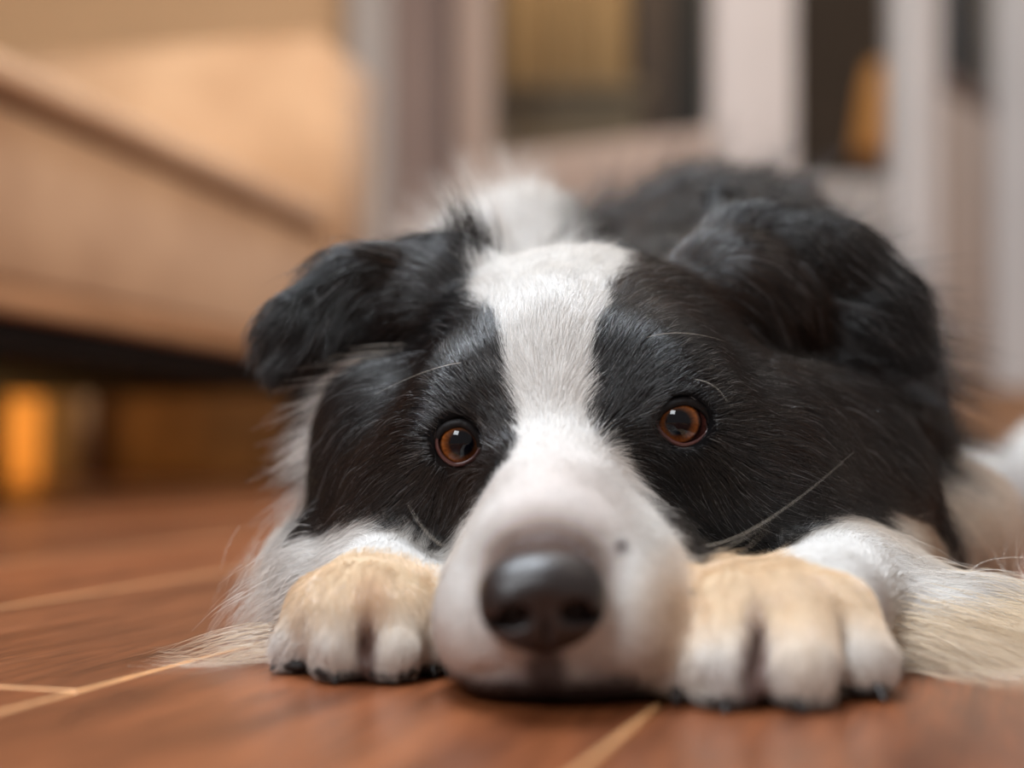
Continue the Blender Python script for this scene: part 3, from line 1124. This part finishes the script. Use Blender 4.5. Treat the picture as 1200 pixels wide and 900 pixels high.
for args in ((333, 763, 0.406, -0.6), (395, 790, 0.384, -0.1), (457, 790, 0.384, 0.1), (503, 775, 0.396, 0.4),
             (795, 812, 0.352, -0.3), (850, 822, 0.342, -0.1), (935, 822, 0.342, 0.1), (1022, 798, 0.358, 0.45)):
    claw(*args)


def pad(x, y, rx, ry, rz):
    v, f = [], []
    nk = 14
    for i in range(7):
        t = math.pi * i / 6
        for k in range(nk):
            a = 2 * math.pi * k / nk
            v.append((x + rx * math.sin(t) * math.cos(a), y + ry * math.sin(t) * math.sin(a), rz + 0.0002 + rz * math.cos(t)))
    for i in range(6):
        for k in range(nk):
            q0, q1 = i * nk + k, i * nk + (k + 1) % nk
            f.append((q0, q1, q1 + nk, q0 + nk))
    o = mesh_obj('paw_pad', v, f, M_pad, dog)
    o.matrix_parent_inverse = Mi


for (px, y, rx) in ((352, 0.405, 0.0065), (398, 0.390, 0.008), (458, 0.388, 0.008), (496, 0.400, 0.0065),
                    (802, 0.360, 0.0085), (850, 0.349, 0.0088), (938, 0.349, 0.0095), (1012, 0.364, 0.0080)):
    pad((px - 600) * (y + .003) / F, y + .003, rx * 0.9, 0.0085, 0.0024)

# ==================================================================== FUR
# combing: px, py, depth -> direction (right, up, away), length mm, lift 0-1
FLOW = [
    # muzzle
    (640, 615, .352, 0, .5, 1, 2.5, .10), (590, 640, .35, -.5, .3, 1, 2.5, .10), (700, 640, .35, .5, .3, 1, 2.5, .10),
    (530, 700, .362, -.5, -.2, 1, 3, .15), (560, 770, .35, -.4, -.6, .8, 3, .2), (620, 800, .345, 0, -1, .3, 2.2, .2), (700, 790, .35, .4, -.6, .6, 3, .2),
    (770, 700, .365, .6, -.3, 1, 3.5, .15), (800, 770, .37, .5, -.6, .8, 4, .2), (740, 600, .39, .5, .1, 1, 3, .1), (560, 600, .39, -.5, .1, 1, 3, .1),
    (650, 560, .40, 0, .5, 1, 3, .06), (800, 630, .40, .9, -.25, .7, 8, .25), (520, 650, .40, -.8, -.2, .7, 7, .25),
    (830, 680, .41, .9, -.5, .5, 9, .3),
    # stop and blaze
    (655, 510, .425, 0, 1, .5, 4.5, .12), (640, 440, .445, 0, 1, .5, 6, .12), (600, 400, .455, -.18, 1, .4, 6.5, .15), (690, 400, .455, .18, 1, .4, 6.5, .15),
    (650, 340, .475, 0, 1, .5, 8, .18), (590, 320, .485, -.35, .9, .5, 9, .2), (710, 320, .485, .35, .9, .5, 9, .2), (650, 290, .495, .0, .8, .8, 11, .25),
    # around the left eye
    (598, 500, .43, -.55, .8, .3, 6, .25), (590, 540, .43, -.95, .15, .3, 5.5, .2), (575, 450, .445, -.35, .9, .3, 7, .2), (545, 425, .45, -.6, .8, .3, 8, .2),
    (515, 450, .455, -.95, .25, .3, 9, .22), (500, 500, .45, -.9, -.35, .3, 9, .22), (505, 545, .45, -.6, -.8, .3, 7, .15), (545, 565, .437, -.45, -.9, .4, 6, .12),
    (540, 488, .43, -.7, .5, .4, 3, .1), (560, 600, .43, -.3, -.9, .5, 7, .12),
    (540, 380, .47, -.8, .35, .4, 10, .22), (570, 345, .48, -.75, .5, .5, 10, .22), (480, 390, .475, -.95, -.25, .3, 14, .25),
    (440, 440, .485, -.8, -.6, .2, 18, .25), (430, 520, .485, -.5, -.9, .2, 20, .25), (400, 600, .50, -.55, -.8, .1, 24, .3), (460, 600, .475, -.4, -.9, .2, 16, .22),
    (510, 640, .46, -.2, -1, .2, 12, .2), (430, 650, .49, -.5, -.85, .1, 20, .28),
    # around the right eye
    (697, 470, .43, .45, .85, .3, 6, .25), (715, 530, .43, .9, .3, .3, 7, .25), (735, 545, .435, .85, -.35, .3, 8, .2), (720, 440, .445, .35, .9, .3, 7, .2), (750, 405, .455, .55, .8, .3, 8, .2),
    (790, 400, .465, .85, .45, .3, 9, .2), (830, 445, .46, .95, .1, .3, 9, .22), (850, 490, .46, 1, -.2, .3, 9, .2), (840, 530, .46, .9, -.45, .3, 8, .15),
    (793, 545, .44, .55, -.8, .4, 6, .12), (795, 462, .435, .8, .45, .4, 3, .1), (760, 580, .43, .7, -.6, .4, 8, .15),
    (750, 350, .475, .75, .55, .4, 10, .22), (800, 330, .49, .95, .1, .4, 12, .22), (860, 380, .485, .95, -.25, .3, 14, .22), (900, 450, .49, .9, -.45, .2, 16, .22),
    (900, 540, .485, .95, -.3, .2, 15, .2), (860, 610, .465, .9, -.35, .2, 13, .2), (930, 600, .50, .9, -.4, .1, 22, .28), (1000, 600, .53, .85, -.55, .1, 30, .3),
    (960, 510, .51, .75, -.65, .2, 24, .25),
    # ears
    (520, 310, .51, -.75, .25, .3, 12, .3), (480, 300, .515, -.9, -.05, .1, 16, .3), (420, 330, .51, -.85, -.5, 0, 20, .25), (360, 370, .50, -.65, -.8, 0, 18, .2), (325, 415, .497, -.45, -1, 0, 12, .12),
    (440, 380, .505, -.7, -.75, 0, 18, .25), (480, 290, .53, -.7, .45, .5, 16, .4),
    (850, 280, .53, .6, .4, .4, 14, .3), (900, 290, .535, .9, -.15, .1, 18, .3), (970, 320, .53, .85, -.5, 0, 22, .28), (1040, 370, .525, .6, -.85, 0, 18, .2), (1072, 410, .522, .3, -1, 0, 12, .12),
    (930, 370, .52, .8, -.6, 0, 22, .28), (890, 330, .52, .8, -.55, 0, 16, .25), (845, 240, .55, -.1, 1, .3, 14, .4),
    # neck and shoulders
    (370, 470, .54, -.35, -1, 0, 26, .3), (360, 560, .54, -.4, -1, 0, 28, .35), (350, 640, .53, -.75, -.7, 0, 26, .35),
    (500, 270, .64, -.6, .6, .4, 24, .35), (560, 230, .68, -.35, .35, .8, 26, .3), (650, 230, .66, .1, .3, .9, 28, .3), (720, 240, .62, .4, .3, .8, 30, .3),
    (800, 210, .70, .2, .35, .9, 30, .35), (900, 240, .70, .7, .05, .6, 32, .35), (980, 300, .66, .8, -.5, .3, 34, .35), (1040, 400, .62, .6, -.85, .1, 34, .32),
    (1070, 500, .60, .5, -.9, 0, 36, .32), (1080, 600, .59, .6, -.8, 0, 36, .32), (1000, 450, .56, .6, -.85, .1, 32, .3),
    (1130, 620, .58, .75, -.6, 0, 30, .3), (830, 190, .80, .1, .2, 1, 30, .4), (900, 210, .9, .5, 0, .9, 30, .35), (1000, 350, .85, .7, -.6, .4, 34, .3),
    (935, 300, 1.15, .4, -.2, .9, 34, .3),
    # forelegs and paws
    (970, 650, .41, .1, .4, .9, 4, .12), (1020, 670, .43, .5, .1, .8, 5, .15), (1050, 720, .44, .9, -.5, .3, 12, .25), (1080, 640, .48, .8, .1, .5, 8, .2), (1100, 700, .46, 1, -.35, -.15, 40, .2), (1060, 760, .43, 1, -.5, -.1, 36, .2), (1150, 720, .47, 1, -.35, -.1, 46, .2), (1150, 640, .52, .95, -.4, .1, 36, .25),
    (900, 670, .38, 0, -.6, -.9, 5, .12), (900, 720, .36, 0, -1, -.5, 5.5, .14), (930, 790, .342, .1, -1, -.3, 6, .15), (850, 790, .342, -.1, -1, -.3, 6, .15), (800, 780, .352, -.2, -1, -.3, 6, .15), (1012, 770, .358, .25, -1, -.2, 6, .15), (960, 700, .37, .2, -.8, -.5, 5, .12), (840, 710, .37, -.25, -.8, -.5, 5, .12),
    (410, 680, .395, 0, -.7, -.7, 5, .12), (450, 650, .42, .1, .4, .9, 4, .12), (398, 750, .382, -.1, -1, -.3, 6, .15), (458, 755, .38, .1, -1, -.3, 6, .15), (350, 750, .40, -.5, -.9, 0, 8, .2), (496, 740, .395, .2, -1, -.2, 6, .15),
    (370, 660, .46, -.7, -.3, .3, 14, .3), (350, 690, .48, -.9, -.4, .1, 20, .3), (335, 700, .45, -.9, -.5, 0, 16, .3),
    # hind leg and tail
    (1170, 530, 1.05, .3, -.3, -.6, 16, .3), (1190, 560, 1.3, .8, -.2, .5, 40, .3),
]
FLOW = np.array(FLOW, float)
FP = np.stack([(FLOW[:, 0] - 600) * FLOW[:, 2] / F, FLOW[:, 2], HC + (HOR - FLOW[:, 1]) * FLOW[:, 2] / F], 1)
FD = np.stack([FLOW[:, 3], FLOW[:, 5], FLOW[:, 4]], 1)
FD /= np.linalg.norm(FD, axis=1, keepdims=True)


def flow(p):
    """smooth interpolation of combing direction, length and lift at p"""
    out = np.zeros((len(p), 5))
    for s in range(0, len(p), 20000):
        q = p[s:s + 20000]
        d2 = ((q[:, None, :] - FP[None]) ** 2).sum(2) + 4e-6
        w_ = 1 / d2 ** 2
        w_ /= w_.sum(1, keepdims=True)
        out[s:s + 20000, :3] = w_ @ FD
        out[s:s + 20000, 3] = np.exp(w_ @ np.log(FLOW[:, 6]))
        out[s:s + 20000, 4] = w_ @ FLOW[:, 7]
    return out


tri = np.concatenate([Q[:, [0, 1, 2]], Q[:, [0, 2, 3]]])
ta, tb, tcn = V[tri[:, 0]], V[tri[:, 1]], V[tri[:, 2]]
tn = np.cross(tb - ta, tcn - ta)
tarea = np.linalg.norm(tn, axis=1) / 2
tcen = (ta + tb + tcn) / 3
tn = tn / (2 * tarea[:, None] + 1e-12)
if (ggrad(tcen[:2000]) * tn[:2000]).sum() < 0:
    tn = -tn
tl = glabel(tcen - 0.0006 * tn)
vdir = -tcen + np.array([0, 0, HC])
vdir /= np.linalg.norm(vdir, axis=1, keepdims=True)
fac = (tn * vdir).sum(1)

EYES = [(EYE_L, 0.0076, 0.0077), (EYE_R, 0.0088, 0.0077)]


def sample(mask, count, weight=None):
    w_ = tarea * mask
    if weight is not None:
        w_ = w_ * weight
    cdf = np.cumsum(w_)
    i = np.searchsorted(cdf, rng.random(count) * cdf[-1])
    i = np.clip(i, 0, len(w_) - 1)
    r1, r2 = rng.random(count), rng.random(count)
    fl_ = r1 + r2 > 1
    r1[fl_], r2[fl_] = 1 - r1[fl_], 1 - r2[fl_]
    p = ta[i] + (tb[i] - ta[i]) * r1[:, None] + (tcn[i] - ta[i]) * r2[:, None]
    px, py = proj(p)
    ok = p[:, 2] > 0.0022
    for (e, a, b_) in EYES:
        q = ((p[:, 0] - e[0]) / a) ** 2 + ((p[:, 2] - e[2]) / b_) ** 2
        ok &= ~((q < 1) & (np.abs(p[:, 1] - e[1]) < 0.02))
    nn_ = np.hypot((p[:, 0] - NC[0]) / 0.0142, (p[:, 2] - NC[2]) / 0.0118)
    ok &= ~((nn_ < 1) & (p[:, 1] < 0.362))
    return p[ok], tn[i][ok], tl[i][ok]


M_fur, n, l, b = new_mat('dog_hair')
at = n.new('ShaderNodeAttribute')
at.attribute_name = 'hair_color'
l.new(at.outputs['Color'], b.inputs['Base Color'])
b.inputs['Roughness'].default_value = 0.26
b.inputs['Specular IOR Level'].default_value = 0.85


def grow(name, mask, count, K, rad, clump=0.4, wave=0.25, lenf=1.0, weight=None, clump_r=0.004, lenvar=0.35, colf=None, label=None, flyaway=0.02):
    p, nrm, lab = sample(mask, count, weight)
    N = len(p)
    fl_ = flow(p)
    D_ = fl_[:, :3] + 1e-6
    # wandering of the locks
    s = 190.0 / (1 + (p[:, 1] - 0.40).clip(0) * 4)
    wv = np.stack([wav(p * 1.0, 150, 21), wav(p, 150, 22), wav(p, 150, 23)], 1)
    wv2 = np.stack([wav(p, 420, 31), wav(p, 420, 32), wav(p, 420, 33)], 1)
    D_ = D_ / (np.linalg.norm(D_, axis=1, keepdims=True) + 1e-9) + wave * (wv * 0.8 + wv2 * 0.5) + rng.normal(size=(N, 3)) * 0.12
    D_ -= (D_ * nrm).sum(1, keepdims=True) * nrm
    D_ /= np.linalg.norm(D_, axis=1, keepdims=True) + 1e-9
    Ln = fl_[:, 3] * 0.001 * lenf * (1 - lenvar + lenvar * 1.6 * rng.random(N))
    fw = rng.random(N) < flyaway
    lift = fl_[:, 4] * (0.7 + 0.6 * rng.random(N)) * (1 + 0.5 * wav(p, 200, 41)).clip(0.3, 2)
    lift = np.where(fw, lift + 0.35, lift)
    pts = np.zeros((N, K, 3))
    cur = p - nrm * 0.0004
    pts[:, 0] = cur
    st = (Ln / (K - 1))[:, None]
    d_ = D_ * np.cos(lift * 1.57)[:, None] + nrm * np.sin(lift * 1.57)[:, None]
    for k in range(1, K):
        cur = cur + d_ * st
        sd_ = ginterp(G, cur)
        g = ggrad(cur)
        need = np.minimum(0.0015, Ln * 0.14 * k / K) * (0.6 + 0.8 * rng.random(N))
        pen = (need - sd_).clip(0, 0.02)
        cur = cur + g * pen[:, None]
        cur[:, 2] = np.maximum(cur[:, 2], 0.0006 + 0.0008 * rng.random(N))
        pts[:, k] = cur
        # hair bends back to the coat and sags a little
        tgt = D_ - (D_ * g).sum(1, keepdims=True) * g * (sd_ < 0.01)[:, None] * 1.0
        tgt = tgt / (np.linalg.norm(tgt, axis=1, keepdims=True) + 1e-9)
        tgt[:, 2] -= 0.10 * (Ln / 0.02).clip(0, 1.5)
        d_ = d_ * 0.6 + tgt * 0.4 + rng.normal(size=(N, 3)) * 0.035
        d_ /= np.linalg.norm(d_, axis=1, keepdims=True) + 1e-9
    if clump > 0:
        nc = max(8, int(N / 14))
        ci = rng.choice(N, nc, replace=False)
        kd = KDTree(nc)
        for j, q in enumerate(p[ci]):
            kd.insert(q, j)
        kd.balance()
        near = np.array([kd.find(q)[1] for q in p])
        gp = pts[ci][near]
        dist = np.linalg.norm(p - p[ci][near], axis=1)
        amt = clump * np.clip(1 - dist / clump_r, 0, 1) * (~fw) * (0.5 + 0.5 * rng.random(N))
        tt = (np.linspace(0, 1, K) ** 1.3)[None, :, None]
        off = (gp - gp[:, :1]) + gp[:, :1]
        pts = pts + (off - pts) * tt * amt[:, None, None]
        pts[:, :, 2] = np.maximum(pts[:, :, 2], 0.0005)
    r01 = rng.random(N)
    c = coat(p, lab, 1.0, r01) if colf is None else colf(p, lab, r01)
    c = c * (0.78 + 0.40 * rng.random((N, 1))) * (1 + np.where(c.max(1) < 0.1, 0.5, 0.07) * wav(p, 330, 61))[:, None].clip(0.3, 2)
    dark = c.max(1) < 0.1
    pale = dark & (rng.random(N) < 0.04) & (p[:, 1] < 0.62)
    c[pale] = np.array([0.20, 0.19, 0.19]) * (0.5 + rng.random((pale.sum(), 1)))
    hc = bpy.data.hair_curves.new(name)
    hc.add_curves([K] * N)
    hc.attributes['position'].data.foreach_set('vector', pts.astype(np.float32).ravel())
    ra = hc.attributes.get('radius') or hc.attributes.new('radius', 'FLOAT', 'POINT')
    prof = 1 - 0.85 * np.linspace(0, 1, K) ** 2
    R_ = (rad * (0.75 + 0.5 * rng.random(N)))[:, None] * prof[None]
    ra.data.foreach_set('value', R_.astype(np.float32).ravel())
    hcol = hc.attributes.new('hair_color', 'FLOAT_COLOR', 'CURVE')
    hcol.data.foreach_set('color', np.concatenate([c, np.ones((N, 1))], 1).astype(np.float32).ravel())
    hc.materials.append(M_fur)
    o = bpy.data.objects.new(name, hc)
    COL.objects.link(o)
    o.parent = dog
    o.matrix_parent_inverse = Mi
    if label:
        o['label'] = label
    return o


def isl(*names):
    m = np.zeros(len(tl), bool)
    for s in names:
        m |= tl == LABELS.index(s)
    return m


vis = 0.25 + 0.75 * np.clip(fac * 2 + 0.6, 0, 1)
ctrx, ctry = proj(tcen)
sdm = poly_sd(ctrx, ctry, BLAZE)
grow('muzzle_fur', isl('muzzle'), 42000, 4, 0.000050, 0.3, 0.15, weight=vis, clump_r=0.002)
grow('head_fur', isl('head'), 110000, 7, 0.000048, 0.6, 0.28, lenf=1.35, weight=vis, clump_r=0.004)
grow('ear_fur', isl('ear_l'), 11000, 8, 0.00007, 0.8, 0.5, lenf=1.25, clump_r=0.008)
grow('ear_fur', isl('ear_r'), 16000, 8, 0.00007, 0.8, 0.5, lenf=1.4, clump_r=0.008)
grow('neck_fur', isl('neck'), 42000, 9, 0.00010, 0.8, 0.5, lenf=1.35, weight=vis, clump_r=0.012)
grow('back_fur', isl('body'), 22000, 7, 0.00012, 0.5, 0.35, weight=vis, clump_r=0.015)
grow('foreleg_fur', isl('leg_l'), 9000, 7, 0.00006, 0.4, 0.25, clump_r=0.006)
grow('foreleg_fur', isl('leg_r'), 16000, 7, 0.00006, 0.4, 0.25, clump_r=0.006)
grow('paw_fur', isl('paw_l'), 9000, 5, 0.00006, 0.4, 0.2, clump_r=0.003)
grow('paw_fur', isl('paw_r'), 12000, 5, 0.00006, 0.4, 0.2, clump_r=0.003)
grow('hind_leg_fur', isl('hind'), 8000, 6, 0.00015, 0.4, 0.3, clump_r=0.012)
grow('tail_fur', isl('tail'), 3000, 6, 0.00015, 0.4, 0.3, clump_r=0.012)

# whiskers: separate stout pale hairs
def whisker(a, b_, c, r=0.00016, name='whisker', col=None):
    a, b_, c = np.array(a), np.array(b_), np.array(c)
    K = 10
    t = np.linspace(0, 1, K)[:, None]
    q = (1 - t) ** 2 * a + 2 * t * (1 - t) * b_ + t * t * c
    VV, FF = [], []
    for i in range(K):
        tg = q[min(i + 1, K - 1)] - q[max(i - 1, 0)]
        tg = Vector(tg).normalized()
        u = tg.cross(Vector((0.1, 0.9, 0.3))).normalized()
        v = tg.cross(u)
        rr = r * (1 - 0.85 * i / (K - 1))
        for k in range(5):
            an = 2 * math.pi * k / 5
            VV.append(Vector(q[i]) + (u * math.cos(an) + v * math.sin(an)) * rr)
    for i in range(K - 1):
        for k in range(5):
            q0, q1 = i * 5 + k, i * 5 + (k + 1) % 5
            FF.append((q0, q1, q1 + 5, q0 + 5))
    o = mesh_obj(name, VV, FF, M_whisk, dog)
    o.matrix_parent_inverse = Mi


M_whisk = simple('pale_whisker', (0.62, 0.55, 0.46), 0.35, 0.5)
for a, b_, c in (((806, 690, .380), (845, 672, .37), (892, 655, .36)), ((838, 676, .400), (868, 650, .385), (902, 618, .37)), ((868, 672, .40), (900, 655, .39), (930, 632, .385)),
                 ((800, 660, .385), (870, 640, .385), (905, 606, .39)), ((820, 640, .40), (880, 640, .40), (1000, 530, .42)),
                 ((528, 690, .385), (505, 672, .39), (486, 640, .39)), ((520, 640, .40), (498, 630, .40), (478, 590, .41)),
                 ((540, 425, .435), (500, 430, .425), (440, 462, .42)), ((800, 445, .435), (835, 440, .425), (852, 470, .42)), ((745, 400, .44), (790, 380, .43), (850, 400, .43))):
    whisker(P(*a), P(*b_), P(*c), 0.00006 if c[1] < 500 and a[0] != 820 else 0.00009)


# long thin strands that trail over the floor beside the paws
def strands(name, roots, count, length, dirs, spread, rad=0.00007, col=(0.72, 0.60, 0.46), lift=0.002):
    K = 10
    roots = np.array(roots)
    r = np.random.default_rng(5)
    i = r.integers(0, len(roots), count)
    p = roots[i] + r.normal(size=(count, 3)) * np.array(spread)
    p[:, 2] = np.abs(p[:, 2] - 0.001) + 0.001
    d = np.array(dirs)[i] + r.normal(size=(count, 3)) * np.array((0.10, 0.16, 0.05))
    d /= np.linalg.norm(d, axis=1, keepdims=True)
    L = length * (0.45 + 0.75 * r.random(count))
    pts = np.zeros((count, K, 3))
    cur_ = p.copy()
    for k in range(K):
        pts[:, k] = cur_
        cur_ = cur_ + d * (L / (K - 1))[:, None]
        d += np.stack([wav(cur_, 70, 51), wav(cur_, 70, 52), -0.6 * np.ones(count) * (cur_[:, 2] > lift)], 1) * 0.11 + r.normal(size=d.shape) * 0.03
        d /= np.linalg.norm(d, axis=1, keepdims=True)
        cur_[:, 2] = np.maximum(cur_[:, 2], 0.0004 + 0.0006 * r.random(count))
    c = np.array(col)[None] * (0.85 + 0.3 * r.random((count, 1)))
    if max(col) > 0.3:
        tn_ = (0.45 * sstep(0.0, 1.2, wav(p, 120, 77) + 0.5) * r.random(count))[:, None]
        c = c * (1 - tn_) + np.array([0.55, 0.34, 0.17]) * tn_
    hc = bpy.data.hair_curves.new(name)
    hc.add_curves([K] * count)
    hc.attributes['position'].data.foreach_set('vector', pts.astype(np.float32).ravel())
    ra = hc.attributes.get('radius') or hc.attributes.new('radius', 'FLOAT', 'POINT')
    ra.data.foreach_set('value', ((rad * (0.7 + 0.6 * r.random(count)))[:, None] * (1 - 0.8 * np.linspace(0, 1, K))[None]).astype(np.float32).ravel())
    hcol = hc.attributes.new('hair_color', 'FLOAT_COLOR', 'CURVE')
    hcol.data.foreach_set('color', np.concatenate([c, np.ones((count, 1))], 1).astype(np.float32).ravel())
    hc.materials.append(M_fur)
    o = bpy.data.objects.new(name, hc)
    COL.objects.link(o)
    o.parent = dog
    o.matrix_parent_inverse = Mi


strands('trailing_fur', [P(325, 765, .420), P(315, 752, .43), P(320, 740, .44)], 150, 0.033, [(-1, -.10, -.1), (-1, -.2, -.1), (-1, -.3, -.1)], (.003, .005, .0018))
strands('trailing_fur', [(.118, .44, .012), (.13, .45, .012), (.105, .425, .010), (.14, .46, .014)], 3500, 0.050, [(1, -.45, -.15), (1, -.35, -.12), (1, -.5, -.15), (1, -.3, -.1)], (.010, .012, .004), col=(0.76, 0.62, 0.45))
strands('trailing_fur', [P(345, 700, .47), P(360, 660, .49), P(350, 640, .50)], 1500, 0.024, [(-1, .1, -.5), (-.8, .1, -.7), (-.7, 0, -.9)], (.006, .012, .006), col=(0.78, 0.74, 0.70))

# loose outer wisps of the ruff: black at the right and on the back, white at the left of the neck
def sidewisps(x0, x1, z0, z1, y0, y1, lab, count, length, d, col, rad=0.00009):
    m = isl(*lab) & (tcen[:, 0] > x0) & (tcen[:, 0] < x1) & (tcen[:, 2] > z0) & (tcen[:, 2] < z1) & (tcen[:, 1] > y0) & (tcen[:, 1] < y1)
    if m.sum() < 3:
        return
    q, nn2, _l = sample(m, 220)
    dd = [tuple(np.array(d) * 0.75 + nn2[i] * 0.65) for i in range(len(q))]
    strands('loose_fur', [tuple(v) for v in q], count, length, dd, (.0025, .0025, .0025), rad, col, 0.3)


sidewisps(0.10, 0.2, 0.03, 0.16, 0.52, 0.66, ['neck'], 2600, 0.034, (0.55, 0.1, -0.6), (0.014, 0.012, 0.012))
sidewisps(0.02, 0.2, 0.12, 0.24, 0.60, 0.9, ['neck', 'body'], 1600, 0.032, (0.35, 0.3, 0.1), (0.016, 0.013, 0.013), 0.00012)
sidewisps(-0.09, -0.035, 0.02, 0.11, 0.50, 0.62, ['neck', 'head'], 1100, 0.028, (-0.45, 0, -0.8), (0.76, 0.72, 0.68))
sidewisps(-0.06, 0.02, 0.13, 0.19, 0.62, 0.76, ['neck'], 900, 0.028, (-0.4, 0.2, 0.4), (0.76, 0.72, 0.68), 0.00012)
sidewisps(-0.02, 0.0, 0.10, 0.15, 0.48, 0.54, ['ear_l'], 500, 0.020, (-0.45, 0.1, 0.7), (0.013, 0.012, 0.012))
